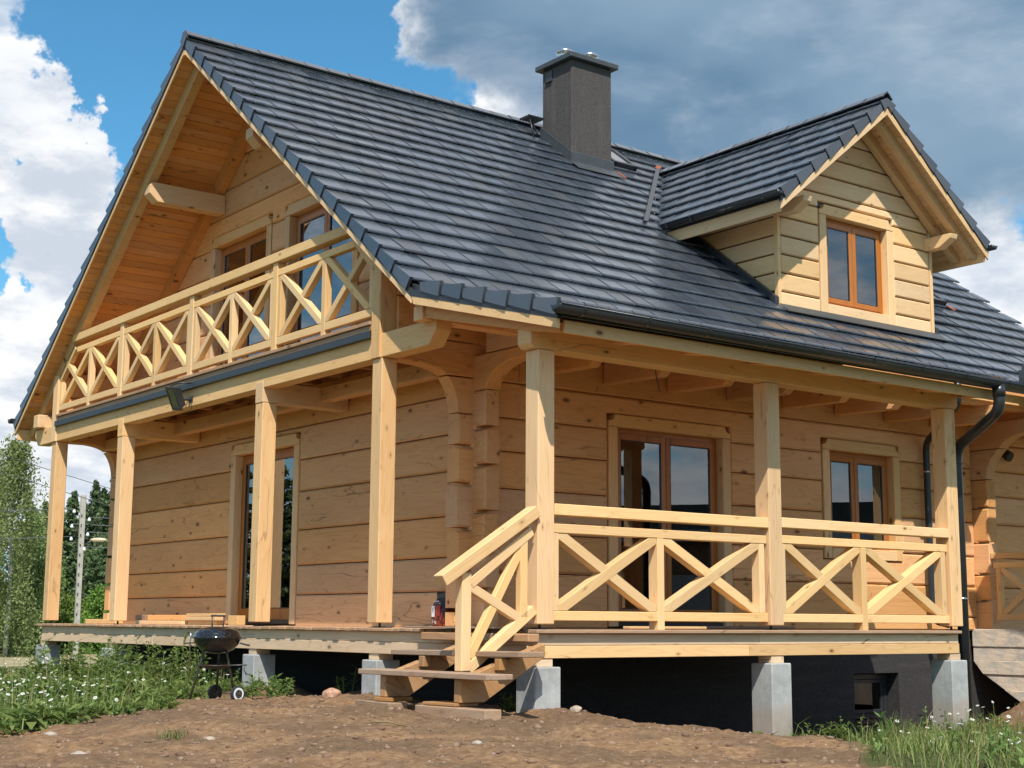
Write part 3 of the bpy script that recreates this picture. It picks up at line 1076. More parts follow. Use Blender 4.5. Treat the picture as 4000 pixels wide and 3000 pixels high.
for x, y in ((-0.06, -0.05), (3.06, -0.05), (6.08, -0.05), (-0.05, 2.71), (-0.05, 5.51), (-0.05, 10.03), (-0.05, 12.79)):
    pier(x, y)

# rim beams
bx('rim_beam', 0.0, 2.93, 0.0, 0.14, -0.195, -0.088, GREYW, H, 0.004)
bx('rim_beam', 2.935, 6.29, 0.0, 0.14, -0.195, -0.088, GREYW, H, 0.004)
bx('rim_beam', 0.0, 2.78, -0.004, 0.14, -0.312, -0.198, PINE2, H, 0.004)
bx('rim_beam', 2.785, 6.30, -0.004, 0.14, -0.312, -0.198, PINE2, H, 0.004)
bx('rim_beam', -0.003, 0.14, 0.145, 5.6, -0.195, -0.088, GREYW, H, 0.004)
bx('rim_beam', -0.003, 0.14, 5.605, 12.98, -0.195, -0.088, GREYW, H, 0.004)
bx('rim_beam', -0.007, 0.14, 0.145, 8.6, -0.322, -0.198, GREYW, H, 0.004)
bx('rim_beam', -0.007, 0.14, 8.605, 12.98, -0.322, -0.198, GREYW, H, 0.004)
for i in range(10):
    bx('deck_joist', 0.145, 1.38, 1.2 + i * 1.22, 1.32 + i * 1.22, -0.25, -0.09, GREYW, H, 0)
for i in range(6):
    bx('deck_joist', 1.2 + i * 0.95, 1.32 + i * 0.95, 0.145, 2.88, -0.25, -0.09, GREYW, H, 0)
deck = empty('deck', (0.6, 3, -0.09), H)
yb = -0.060
while yb < 12.98:
    e0 = -0.060 + random.uniform(-0.012, 0.012)
    x1 = 6.29 if yb < 2.68 else 1.262
    zt = -0.05 + random.uniform(-0.003, 0.003)
    bx('deck_board', e0, x1, yb, yb + 0.118, zt - 0.036, zt, DECKW, deck, 0.006)
    yb += 0.123

# ---- gable beam with shaped ends, stubs, balcony --------------------------------
BZ0, BZ1 = 2.905, 3.150
prism('balcony_beam', [(0.0, 1.748, 3.174), (0.0, 1.75, 3.06), (0.0, 1.885, BZ0), (0.0, 13.69, BZ0), (0.0, 13.84, 3.06), (0.0, 13.84, 3.174)], (0.2, 0, 0), PINE2, H, (0, 1, 0), 0.006)
for y in (2.80, 12.81):
    pts = [(-0.025, y - 0.004, 2.902), (-0.025, y + 0.204, 2.902), (-0.025, y + 0.204, 3.93), (-0.025, y + 0.16, 4.0), (-0.025, y + 0.04, 4.0), (-0.025, y - 0.004, 3.93)]
    if y < 5:
        pts = [(-0.025, y + 0.02, 2.902), (-0.025, y + 0.204, 2.902), (-0.025, y + 0.204, 4.03), (-0.025, y + 0.02, 3.97)]
    prism('post_stub', pts, (0.21, 0, 0), PINE2, H, (0, 0, 1), 0.006)
for y in (5.59, 10.03):            # floor joists over the middle posts, their ends showing in the beam
    prism('balcony_joist', [(-0.006, y, 2.722), (1.24, y, 2.722), (1.24, y, 2.985), (-0.006, y, 2.985)], (0, 0.2, 0), PINE2, H, (1, 0, 0), 0.006)
for y0, y1 in ((3.02, 5.58), (5.80, 10.02), (10.24, 12.79)):
    bx('floor_beam', 0.82, 0.98, y0, y1, 2.80, 2.985, PINE, H, 0.006)
bx('wall_ledger', 1.12, 1.245, 3.02, 12.79, 2.99, 3.14, PINE, H, 0.004)
bx('balcony_beam', 0.205, 0.30, 3.02, 12.79, 3.0, 3.20, PINE, H, 0.004)
for i in range(13):
    bx('balcony_joist', 0.0 + 0.21, 1.24, 3.25 + i * 0.77, 3.33 + i * 0.77, 3.152, 3.228, PINE, H, 0)
bx('floor_edge', -0.02, 0.2, 3.01, 12.80, 3.232, 3.292, DECKW, H, 0.004)
xb = -0.045
while xb < 1.2:
    bx('balcony_board', xb, xb + 0.125, 3.012, 12.79, 3.296, 3.338, DECKW, H, 0.005)
    xb += 0.13
bx('drip_edge', -0.055, -0.004, 3.006, 12.805, 3.140, 3.228, BLACK, H, 0.004)


def x_brace(par, plane, a0, a1, z0, z1, w=0.085, d0=0.0, d1=0.085, mat=FRESH):
    """two crossing timbers, halved over each other"""
    n = Vector((a1 - a0, 0, z1 - z0))
    for s in (0, 1):
        p0, p1 = ((a0, z0), (a1, z1)) if s == 0 else ((a0, z1), (a1, z0))
        dx, dz = p1[0] - p0[0], p1[1] - p0[1]
        L = math.hypot(dx, dz)
        ux, uz = dx / L, dz / L
        nx_, nz_ = -uz * w / 2, ux * w / 2
        poly = [(p0[0] + nx_, p0[1] + nz_), (p0[0] - nx_, p0[1] - nz_), (p1[0] - nx_, p1[1] - nz_), (p1[0] + nx_, p1[1] + nz_)]
        ext = 0.12
        poly = [(poly[0][0] - ux * ext, poly[0][1] - uz * ext), (poly[1][0] - ux * ext, poly[1][1] - uz * ext), (poly[2][0] + ux * ext, poly[2][1] + uz * ext), (poly[3][0] + ux * ext, poly[3][1] + uz * ext)]
        for nn, c in (((-1, 0), -a0), ((1, 0), a1), ((0, -1), -z0), ((0, 1), z1)):
            poly = clip_half(poly, nn, c)
        off = 0.003 if s else 0.0
        pts = [pt(plane, a, d0 + off, z) for a, z in poly]
        e = pt(plane, 0, d1 - d0 - 2 * off, 0) - pt(plane, 0, 0, 0)
        prism('brace', pts, e, mat, par, pt(plane, ux, 0, uz) - pt(plane, 0, 0, 0), 0.004)


br = empty('balcony_railing', (0.05, 7.9, 3.34), H)
bp = ('x', 0.0)
bx('handrail', -0.03, 0.11, 3.47, 12.25, 4.465, 4.585, FRESH, br, 0.006)
bx('rail', 0.0, 0.085, 3.46, 12.10, 4.285, 4.372, FRESH, br, 0.005)
bx('rail', 0.002, 0.083, 3.02, 12.80, 3.405, 3.50, FRESH, br, 0.005)
beam('rail', (0.0425, 3.035, 3.97), (0.0425, 3.50, 4.40), 0.083, 0.085, FRESH, br, 0.005)
beam('rail', (0.0425, 12.79, 3.92), (0.0425, 12.18, 4.38), 0.083, 0.085, FRESH, br, 0.005)
fulls, mids = (5.36, 7.80, 10.25), (4.145, 6.575, 9.025, 11.53)
for y in fulls:
    bx('railing_post', -0.008, 0.115, y - 0.062, y + 0.062, 3.34, 4.462, FRESH, br, 0.005)
    for s in (-1, 1):
        bx('baluster', 0.004, 0.080, y + s * 0.105 - 0.036, y + s * 0.105 + 0.036, 3.503, 4.282, FRESH, br, 0.004)
for y in mids:
    bx('baluster', 0.0, 0.09, y - 0.045, y + 0.045, 3.34, 4.282, FRESH, br, 0.004)
for y, z1 in ((3.075, 3.96), (12.745, 3.88)):
    bx('baluster', 0.004, 0.080, y - 0.036, y + 0.036, 3.503, z1, FRESH, br, 0.004)
edges = [3.115, 4.1, 4.19, 5.215, 5.505, 6.53, 6.62, 7.655, 7.945, 8.98, 9.07, 10.105, 10.395, 11.485, 11.575, 12.705]
for i in range(0, len(edges), 2):
    x_brace(br, bp, edges[i], edges[i + 1], 3.503, 4.282)

# ---- porch railings ------------------------------------------------------------
pp = ('y', 0.05)
for x0, x1, mid, hz in ((0.205, 3.115, 1.585, 1.02), (3.325, 6.195, 4.675, 1.035)):
    r = empty('porch_railing', ((x0 + x1) / 2, 0.09, -0.05), H)
    bx('handrail', x0, x1, 0.0, 0.15, hz, hz + 0.108, FRESH, r, 0.006)
    bx('rail', x0, x1, 0.04, 0.160, hz - 0.165, hz - 0.078, FRESH, r, 0.005)
    bx('rail', x0, x1, 0.036, 0.164, 0.035, 0.125, FRESH, r, 0.005)
    for a in (x0 + 0.042, x1 - 0.042 - 0.03):
        bx('baluster', a - 0.04, a + 0.04, 0.043, 0.157, 0.128, hz - 0.168, FRESH, r, 0.004)
    bx('baluster', mid - 0.045, mid + 0.045, 0.032, 0.168, -0.05, hz - 0.168, FRESH, r, 0.004)
    for a0, a1 in ((x0 + 0.086, mid - 0.05), (mid + 0.05, x1 - 0.117)):
        x_brace(r, pp, a0, a1, 0.128, hz - 0.168, w=0.10, d0=-0.006, d1=0.106)

# ---- eave beam, joist tails, rafters ----------------------------------------------
prism('eave_beam', [(-0.10, -0.006, 2.64), (-0.055, -0.006, 2.597), (6.42, -0.006, 2.597), (6.46, -0.006, 2.635), (6.46, -0.006, 2.815), (-0.10, -0.006, 2.815)], (0, 0.21, 0), PINE2, H, (1, 0, 0), 0.008)
xj = 2.14
while xj < 13.5:
    prism('joist', [(xj, 2.79, 2.925), (xj, 1.80, 2.90), (xj, 1.64, 3.03), (xj, 1.64, 3.14), (xj, 2.79, 3.20)], (0.15, 0, 0), PINE, H, (0, 1, 0), 0.008)
    xj += 1.068
bx('kink_purlin', -0.14, 13.9, 1.80, 1.97, 3.15, 3.31, PINE, H, 0.006)
for i, xr in enumerate([-0.11] + [0.9 + 0.95 * k for k in range(6)] + [6.35]):
    prism('porch_rafter', [(xr, 1.79, T(1.79) - 0.24), (xr, -0.45, T(-0.45) - 0.24), (xr, -0.45, T(-0.45) - 0.30), (xr, -0.02, T(-0.02) - 0.345), (xr, 1.79, T(1.79) - 0.40)], (0.12, 0, 0), PINE, H, (0, 1, 0), 0.006)
# eave board over the porch and along the main eave further right
bx('eave_board', -0.10, XP, -0.52, -0.485, 2.655, 2.775, PINE2, H, 0.005)
bx('eave_board', XP + 0.01, 13.95, 1.70, 1.74, 3.19, 3.34, PINE2, H, 0.005)
# porch ceiling boards
i = 0
y = 1.74
while y > -0.46:
    y2 = y - 0.145
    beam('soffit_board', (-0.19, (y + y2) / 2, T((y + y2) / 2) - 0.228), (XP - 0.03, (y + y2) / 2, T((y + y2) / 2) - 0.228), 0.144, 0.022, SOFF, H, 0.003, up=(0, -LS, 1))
    y = y2 - 0.003

# ---- roof body -------------------------------------------------------------------
roof = empty('roof', (7, 7.9, 8.2), H)


def slab(name, pts_yz, x0, x1, mat, par):
    return prism(name, [(x0, y, z) for y, z in pts_yz], (x1 - x0, 0, 0), mat, par, (1, 0, 0), 0)


# sarking under the tiles (right slope + porch), left slope
slab('roof_deck', [(RY, RZ - 0.07), (KY, KZ - 0.07), (KY, KZ - 0.165), (RY, RZ - 0.165)], XV + 0.02, XE - 0.02, BLACK, roof)
slab('roof_deck', [(KY - 0.002, KZ - 0.07), (EY + 0.05, T(EY + 0.05) - 0.07), (EY + 0.05, T(EY + 0.05) - 0.165), (KY - 0.002, KZ - 0.165)], XV + 0.02, XP - 0.04, BLACK, roof)
slab('roof_deck', [(RY + 0.002, RZ - 0.07), (14.22, T(14.22) - 0.07), (14.22, T(14.22) - 0.165), (RY + 0.002, RZ - 0.165)], XV + 0.02, XE - 0.02, BLACK, roof)
# solid boarding over the house proper (keeps the attic dark)
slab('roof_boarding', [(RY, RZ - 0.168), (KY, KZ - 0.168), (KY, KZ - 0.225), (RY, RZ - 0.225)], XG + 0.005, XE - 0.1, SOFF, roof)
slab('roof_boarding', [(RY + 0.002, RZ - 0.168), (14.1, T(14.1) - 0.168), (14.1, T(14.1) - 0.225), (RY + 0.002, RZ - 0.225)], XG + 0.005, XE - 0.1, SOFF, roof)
# visible soffit of the gable overhang, board by board
CA = math.cos(math.atan(SL))
for sgn in (1, -1):
    s = 0.06
    while True:
        yc = RY + sgn * (s + 0.065) * CA
        if sgn > 0 and yc > 14.1 or sgn < 0 and yc < KY + 0.08:
            break
        zc = T(yc) - 0.212
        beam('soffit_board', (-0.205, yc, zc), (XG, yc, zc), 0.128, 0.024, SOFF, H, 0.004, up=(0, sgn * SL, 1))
        s += 0.132
# barge boards and verge metal
for sgn in (1, -1):
    ye = 14.2 if sgn > 0 else KY
    y0 = RY + sgn * 0.02
    slab('barge_board', [(y0, T(y0) - 0.19), (ye, T(ye) - 0.19), (ye, T(ye) - 0.265), (y0, T(y0) - 0.265)], -0.235, -0.208, PINE2, H)
    slab('verge_metal', [(y0, T(y0) - 0.12), (ye, T(ye) - 0.12), (ye, T(ye) - 0.195), (y0, T(y0) - 0.195)], -0.238, -0.20, BLACK, roof)
slab('barge_board', [(KY - 0.01, KZ - 0.19), (-0.57, T(-0.57) - 0.18), (-0.57, T(-0.57) - 0.268), (KY - 0.05, KZ - 0.285)], -0.235, -0.20, PINE2, H)
slab('verge_metal', [(KY - 0.004, KZ - 0.12), (EY + 0.02, T(EY + 0.02) - 0.12), (EY + 0.02, T(EY + 0.02) - 0.178), (KY - 0.004, KZ - 0.192)], -0.238, -0.20, BLACK, roof)
# outer and wall rafters of the gable overhang
for xr, w in ((0.0, 0.13), (1.105, 0.14)):
    slab('gable_rafter', [(RY, T(RY) - 0.23), (14.10, T(14.10) - 0.23), (14.10, T(14.10) - 0.36), (13.95, T(13.95) - 0.46), (RY, T(RY) - 0.47)], xr, xr + w, SOFF if xr > 1 else PINE2, H)
    slab('gable_rafter', [(RY - 0.003, T(RY) - 0.23), (KY + 0.1, T(KY + 0.1) - 0.23), (KY + 0.1, T(KY + 0.1) - 0.42), (RY - 0.003, T(RY) - 0.47)], xr, xr + w, PINE, H)
# lower end board of the left eave
bx('eave_board', -0.2, 13.9, 14.12, 14.16, T(14.1) - 0.42, T(14.1) - 0.23, PINE2, H, 0.004)
bx('eave_purlin', -0.12, 13.9, 13.40, 13.62, 3.18, 3.40, PINE2, H, 0.012)
# purlins with chamfered noses
for y0 in (9.45, 6.13):
    prism('purlin', [(1.24, y0, 6.222), (0.13, y0, 6.222), (0.0, y0, 6.34), (0.0, y0, 6.47), (0.05, y0, 6.514), (1.24, y0, 6.514)], (0, 0.21, 0), PINE2, H, (1, 0, 0), 0.006)

# ---- roof tiles ------------------------------------------------------------------
TW, TE, TL = 0.30, 0.395, 0.425   # cover width, exposure, length


def tile_mesh(kind):
    """local x across, y up the slope, z out of the roof"""
    w = TW - 0.0025
    zl, zu = 0.008, -0.034      # top of lower / upper end relative to the tile plane
    th = 0.027
    xs = [0.0, 0.010, 0.018, w]
    dz = [0.004, 0.004, 0.0, 0.0]
    V, F = [], []
    for x, d in zip(xs, dz):
        V.append((x, 0.004, zl + d - 0.012))
        V.append((x, 0.0, zl + d - th))
        V.append((x, TL, zu + d))
    base = len(V)
    V += [(x, 0.022, zl + d) for x, d in zip(xs, dz)]
    for i in range(3):
        a, b = 3 * i, 3 * (i + 1)
        F.append((a + 1, b + 1, b, a))            # front edge
        F.append((a, b, base + i + 1, base + i))  # rounded lip
        F.append((base + i, base + i + 1, b + 2, a + 2))
    F.append((1, 0, base, 2))
    F.append((10, 11, base + 3, 9))
    k = len(V)
    V += [(0, TL, zu - 0.02), (w, TL, zu - 0.02)]
    F.append((10, 1, k, k + 1))
    # drip nibs below the front edge
    for xc in (0.09, 0.2):
        q = len(V)
        V += [(xc - 0.014, -0.003, zl - th + 0.004), (xc + 0.014, -0.003, zl - th + 0.004), (xc + 0.009, -0.003, zl - th - 0.016), (xc - 0.009, -0.003, zl - th - 0.016)]
        F.append((q, q + 1, q + 2, q + 3))
    if kind in ('vl', 'vr'):
        x0, x1 = (-0.026, -0.001) if kind == 'vl' else (w + 0.001, w + 0.026)
        q = len(V)
        sg_ = -1 if kind == 'vl' else 1
        for e_, x in enumerate((x0, x1) if kind == 'vl' else (x1, x0)):
            kx = sg_ * 0.016 if e_ == 0 else 0.0     # lower end kicks outwards over the next tile
            V += [(x + kx, -0.010, zl + 0.012), (x, TL - 0.03, zu + 0.006), (x, TL - 0.06, zu - 0.085), (x + kx, -0.010, zl - 0.150), (x + kx, -0.010, zl - 0.02)]
        F += [(q, q + 1, q + 2, q + 3), (q + 8, q + 7, q + 6, q + 5), (q, q + 5, q + 6, q + 1), (q + 3, q + 8, q + 5, q), (q + 2, q + 7, q + 8, q + 3), (q + 1, q + 6, q + 7, q + 2)]
    me = bpy.data.meshes.new('tile_' + kind)
    me.from_pydata(V, [], F)
    bm = bmesh.new()
    bm.from_mesh(me)
    bmesh.ops.recalc_face_normals(bm, faces=bm.faces)
    # open sheets: make sure tops look up
    bm.to_mesh(me)
    bm.free()
    me.materials.append(TILE)
    return me


TMESH = {k: tile_mesh(k) for k in ('n', 'vl', 'vr')}
tile_list = []     # (name, kind, matrix, size on screen)


def proj_area(P, N):
    d = P - CAM
    dist = d.length
    c = -N.dot(d) / dist
    px = d.dot(RT) / d.dot(FW)
    py = d.dot(UP) / d.dot(FW)
    if abs(px) > 0.36 or abs(py) > 0.275:
        return -1.0
    return c / dist ** 2


def tile_field(org, A, U, ncol, nrow, keep, stag=True, left=True, right=False, slen=99.0):
    """org = lower left point on the tile plane, A across, U up slope"""
    A, U = Vector(A).normalized(), Vector(U).normalized()
    N = A.cross(U)
    for r in range(nrow):
        sh = 0.5 if stag and r % 2 else 0.0
        rem = slen - r * TE          # tiles of the last course are cut under the ridge
        if rem < 0.05:
            continue
        fy = min(1.0, (rem - 0.004) / TL)
        c = 0
        while c < ncol:
            kind = 'n'
            xo = c + (sh if c > 0 else 0.0)
            P = org + A * (xo * TW) + U * (r * TE) + N * random.uniform(-0.002, 0.003)
            ctr = P + A * TW / 2 + U * TE / 2
            if keep(ctr):
                if c == 0 and left:
                    kind = 'vl'
                if c == ncol - 1 and right:
                    kind = 'vr'
                rot = random.uniform(-0.004, 0.004)
                M = Matrix.Identity(4)
                AA = (A + N * rot).normalized()
                NN = AA.cross(U).normalized()
                for i in range(3):
                    M[i][0], M[i][1], M[i][2], M[i][3] = AA[i], U[i] * fy, NN[i], P[i]
                tile_list.append((kind, M, proj_area(ctr, N)))
            # the half tile beside the verge on odd rows
            if c == 0 and sh:
                P2 = org + A * (0.5 * TW) + U * (r * TE) - N * 0.003
                if keep(P2 + A * TW / 2 + U * TE / 2):
                    M2 = M.copy()
                    for i in range(3):
                        M2[i][3] = P2[i]
                    tile_list.append(('n', M2, proj_area(P2, N) * 0.5))
            c += 1


# dormer numbers (needed for clipping)
DX, DZ, DS = 8.36, 7.70, 0.79        # ridge x, ridge height, slope
DYW, DYV = 3.0, 2.39                 # front wall, verge
DHW = 1.73                           # half width of wall
DHE = 2.33                           # half width to eave


def zd(x):
    return DZ - DS * abs(x - DX)


def keep_main(c):
    if c.x > XE:
        return False
    if abs(c.x - DX) < DHW - 0.12 and c.y > DYW + 0.2 and zd(c.x) > c.z:
        return False
    if abs(c.x - DX) < DHE and c.y > 4.6 and zd(c.x) > c.z + 0.12:
        return False
    if 5.95 < c.x < 6.68 and 6.72 < c.y < 7.36:
        return False
    return True


um = Vector((0, 1, SL)).normalized()
n_main = int(((RY - KY) / um.y) / TE) + 1
tile_field(Vector((XV, KY, KZ)), (1, 0, 0), um, 48, n_main, keep_main, slen=(RY - KY) / um.y)
ul = Vector((0, 1, LS)).normalized()
low_len = (KY - EY) / ul.y
n_low = int(round(low_len / TE))
tile_field(Vector((XV, EY, T(EY))), (1, 0, 0), ul, int((XP - XV) / TW) + 1, n_low, lambda c: c.y < KY + 0.03)
# the left slope: only its verge course can be seen
u2 = Vector((0, -1, SL)).normalized()
tile_field(Vector((XV + 3 * TW, 14.24, T(14.24))), (-1, 0, 0), u2, 3, int(((14.24 - RY) / abs(u2.y)) / TE) + 1, lambda c: True, stag=False, left=False, right=True, slen=(14.24 - RY) / abs(u2.y))
# dormer slopes
ud = Vector((1, 0, DS)).normalized()
nd_rows = int((DHE / ud.x) / TE) + 1
tile_field(Vector((DX - DHE, DYV + 16 * TW, zd(DX - DHE))), (0, -1, 0), ud, 16, nd_rows,
           lambda c: c.z > T(c.y) - 0.05, left=False, right=True, stag=False, slen=DHE / ud.x)
ud2 = Vector((-1, 0, DS)).normalized()
tile_field(Vector((DX + DHE, DYV, zd(DX + DHE))), (0, 1, 0), ud2, 16, nd_rows,
           lambda c: c.z > T(c.y) - 0.05, left=True, stag=False, slen=DHE / ud.x)

tile_list.sort(key=lambda t: -t[2])
rest_v, rest_f, nv = [], [], 0
for i, (kind, M, a) in enumerate(tile_list):
    if i < 296 and a > 0:
        o = bpy.data.objects.new('roof_tile', TMESH[kind])
        COL.objects.link(o)
        place(o, M, roof)
    else:
        me = TMESH[kind]
        for v in me.vertices:
            rest_v.append(M @ v.co)
        for p_ in me.polygons:
            rest_f.append([nv + k for k in p_.vertices])
        nv += len(me.vertices)
me = bpy.data.meshes.new('roof_tiles')
me.from_pydata([tuple(v) for v in rest_v], [], rest_f)
o = link_mesh('roof_tiles', me, TILE, Matrix.Identity(4), roof)
tag(o, None, None, None, 'stuff')


# ridge caps
def cap_mesh():
    L, w = 0.43, 0.115
    V, F = [], []
    for x, k in ((0.0, 1.05), (L, 0.97)):
        for y, z in ((-w, -w * 0.80), (-w * 0.35, -w * 0.22), (0, 0.004), (w * 0.35, -w * 0.22), (w, -w * 0.80)):
            V.append((x, y * k, z * k + (0.008 if x == 0 else 0)))
        for y, z in ((-w + 0.01, -w * 0.80 - 0.018), (-w * 0.33, -w * 0.22 - 0.02), (0, -0.018), (w * 0.33, -w * 0.22 - 0.02), (w - 0.01, -w * 0.80 - 0.018)):
            V.append((x, y * k, z * k + (0.008 if x == 0 else 0)))
    for i in range(4):
        F.append((i, i + 1, 11 + i, 10 + i))
        F.append((5 + i, 15 + i, 16 + i, 6 + i))
        F.append((i, 5 + i, 6 + i, i + 1))
        F.append((10 + i, 11 + i, 16 + i, 15 + i))
    F += [(0, 10, 15, 5), (4, 9, 19, 14)]
    me = bpy.data.meshes.new('ridge_cap')
    me.from_pydata(V, [], F)
    bm = bmesh.new(); bm.from_mesh(me); bmesh.ops.recalc_face_normals(bm, faces=bm.faces); bm.to_mesh(me); bm.free()
    me.materials.append(TILE)
    return me


CAPMESH = cap_mesh()


def ridge(p0, d, n, par):
    d = Vector(d)
    for i in range(n):
        o = bpy.data.objects.new('ridge_tile', CAPMESH)
        COL.objects.link(o)
        Mx = frame_for(d, Vector(p0) + d * (0.385 * i) + Vector((0, 0, random.uniform(-0.003, 0.003))))
        place(o, Mx, par)


ridge((XV - 0.02, RY, RZ + 0.068), (1, 0, 0), 37, roof)
prism('ridge_end', [(XV - 0.030, RY - 0.115, RZ - 0.07), (XV - 0.030, RY + 0.115, RZ - 0.07), (XV - 0.030, RY + 0.05, RZ + 0.06), (XV - 0.030, RY - 0.05, RZ + 0.06)], (0.02, 0, 0), TILE, roof, (0, 1, 0), 0.004)

# ---- dormer -------------------------------------------------------------------------
dorm = empty('dormer', (DX, DYW, 4.5), H)
DW = (7.66, 9.03, 4.585, 5.905)      # window frame
dj = [4.36, 4.635, 4.907, 5.179, 5.452, 5.726, 6.002, 6.22, 6.50, 6.79, 7.08, 7.40]
dtr = 0.145
DO = (DW[0] - dtr - 0.012, DW[1] + dtr + 0.012, DW[2] - dtr - 0.012, DW[3] + dtr + 0.05)
for k in range(len(dj) - 1):
    z0, z1 = dj[k] + 0.012, dj[k + 1] - 0.012
    for poly in log_polys(DX - DHW + 0.06, DX + DHW - 0.06, z0, z1, [DO]):
        q = clip_half(poly, (-DS, 1.0), DZ - 0.22 - DS * DX)
        q = clip_half(q, (DS, 1.0), DZ - 0.22 + DS * DX) if len(q) > 2 else q
        if len(q) > 2 and max(c[1] for c in q) - min(c[1] for c in q) > 0.04:
            put_log(('y', DYW), q, 0.09, dorm, DORM, 0.016, 0.002)
    # cheeks
    for xs_, sg in ((DX - DHW, 1), (DX + DHW - 0.09, 1)):
        if z1 > 6.0:
            continue
        yend = RY - (RZ - 0.02 - z0) / SL
        poly = [(DYW + 0.07, z0), (yend, z0), (yend + 0.3, z1), (DYW + 0.07, z1)]
        poly = clip_half(poly, (0, 1), zd(DX - DHW) - 0.10)
        if len(poly) > 2 and yend > DYW + 0.1:
            put_log(('x', xs_), poly, 0.09, dorm, DORM, 0.008, 0.002)
# backing behind the boards so joints stay dark
q = [(DX - DHW + 0.05, 4.4), (DO[0], 4.4), (DO[0], 6.05), (DX - DHW + 0.05, 5.8)]
for a0, a1, zt in ((DX - DHW + 0.05, DO[0] + 0.05, 6.0), (DO[1] - 0.05, DX + DHW - 0.05, 6.0)):
    bx('dormer_sheathing', a0, a1, DYW + 0.055, DYW + 0.11, 4.42, zt, BLACK, dorm, 0)
prism('dormer_sheathing', [(x, DYW + 0.055, z) for x, z in clip_half(clip_half([(DX - 1.6, 6.01), (DX + 1.6, 6.01), (DX + 1.6, 7.6), (DX - 1.6, 7.6)], (-DS, 1.0), DZ - 0.25 - DS * DX), (DS, 1.0), DZ - 0.25 + DS * DX)], (0, 0.05, 0), BLACK, dorm, (1, 0, 0), 0)
for xs_ in (DX - DHW + 0.05, DX + DHW - 0.06):
    prism('dormer_sheathing', [(xs_, DYW + 0.12, 4.42), (xs_, 5.0, 6.0), (xs_, DYW + 0.12, 6.1)], (0.01, 0, 0), BLACK, dorm, (0, 1, 0), 0)
for xa in (DX - DHW - 0.012, DX + DHW - 0.048):
    bx('corner_board', xa, xa + 0.06, DYW - 0.012, DYW + 0.068, 4.42, zd(DX - DHW) - 0.24, DORM, dorm, 0.006)
bx('dormer_ceiling', DX - 1.65, DX + 1.65, DYW + 0.12, 6.0, 6.05, 6.10, ROOMM, dorm, 0)
window(('y', DYW), DW, 'window', 8.345, sill=True, wood_trim=DORM)
# roof shell of the dormer
def dslab(name, o0, o1, y0, y1, mat, par, half=DHE):
    for sg in (-1, 1):
        pts = [(DX + sg * 0.001, y0, DZ - o0), (DX + sg * half, y0, DZ - DS * half - o0), (DX + sg * half, y0, DZ - DS * half - o1), (DX + sg * 0.001, y0, DZ - o1)]
        prism(name, pts, (0, y1 - y0, 0), mat, par, (0, 1, 0), 0)


dslab('dormer_deck', 0.07, 0.155, DYV + 0.02, 7.1, BLACK, dorm, DHE - 0.02)
dslab('verge_metal', 0.115, 0.178, DYV - 0.012, DYV + 0.018, BLACK, dorm, DHE)
dslab('barge_board', 0.180, 0.285, DYV - 0.012, DYV + 0.014, DORM, dorm, DHE - 0.01)
CD = math.cos(math.atan(DS))
for sg in (-1, 1):
    s = 0.04
    while s < DHE / CD - 0.12:
        xc = DX + sg * (s + 0.06) * CD
        zc = DZ - DS * abs(xc - DX) - 0.188
        beam('soffit_board', (xc, DYV + 0.02, zc), (xc, DYW + (1.4 if abs(xc - DX) > DHW else 0.0), zc), 0.116, 0.02, DORM, dorm, 0.003, up=(sg * DS, 0, 1))
        s += 0.12
    for yy in (DYV + 0.16, DYW - 0.14):
        pts = [(DX + sg * 0.002, yy, DZ - 0.20), (DX + sg * (DHE - 0.05), yy, DZ - DS * (DHE - 0.05) - 0.20), (DX + sg * (DHE - 0.05), yy, DZ - DS * (DHE - 0.05) - 0.29), (DX + sg * (DHE - 0.16), yy, DZ - DS * (DHE - 0.16) - 0.36), (DX + sg * 0.002, yy, DZ - 0.37)]
        prism('dormer_rafter', pts, (0, 0.11, 0), DORM, dorm, (1, 0, 0), 0.004)
    # eave board and gutter along the dormer eave
    xe = DX + sg * (DHE - 0.03)
    ze = zd(xe)
    bx('eave_board', min(xe, xe - sg * 0.03), max(xe, xe - sg * 0.03), DYV + 0.03, 4.7, ze - 0.33, ze - 0.10, DORM, dorm, 0.004)
for xa in (DX - DHW, DX + DHW - 0.17):
    prism('bracket_beam', [(xa, DYW + 0.02, 5.725), (xa, DYV + 0.33, 5.725), (xa, DYV + 0.12, 5.84), (xa, DYV + 0.10, 5.91), (xa, DYW + 0.02, 5.915)], (0.17, 0, 0), DORM, dorm, (0, 1, 0), 0.006)
ridge((DX, DYV - 0.03, DZ + 0.060), (0, 1, 0), 13, dorm)
# flashing around the dormer
bx('flashing', DX - DHW - 0.03, DX + DHW + 0.03, DYW - 0.03, DYW - 0.004, 4.34, 4.43, BLACK, dorm, 0.002)
prism('flashing', [(DX - DHW - 0.05, DYW - 0.05, T(DYW - 0.05) + 0.015), (DX + DHW + 0.05, DYW - 0.05, T(DYW - 0.05) + 0.015), (DX + DHW + 0.05, DYW - 0.22, T(DYW - 0.22) + 0.015), (DX - DHW - 0.05, DYW - 0.22, T(DYW - 0.22) + 0.015)], (0, 0, 0.006), CAPM, dorm, (1, 0, 0), 0)
for xs_ in (DX - DHW - 0.10, DX + DHW + 0.02):
    prism('flashing', [(xs_, DYW - 0.02, T(DYW) - 0.02), (xs_, 4.85, T(4.85) - 0.02), (xs_, 4.85, T(4.85) + 0.09), (xs_, DYW - 0.02, T(DYW) + 0.08)], (0.08, 0, 0), BLACK, dorm, (0, 1, 0), 0)
vb, vt = Vector((5.72, 4.74, 5.86)), Vector((8.28, 7.22, 7.80))
beam('valley_metal', vb, vt, 0.07, 0.015, BLACK, dorm, 0.0, up=(-0.3, -0.6, 1))
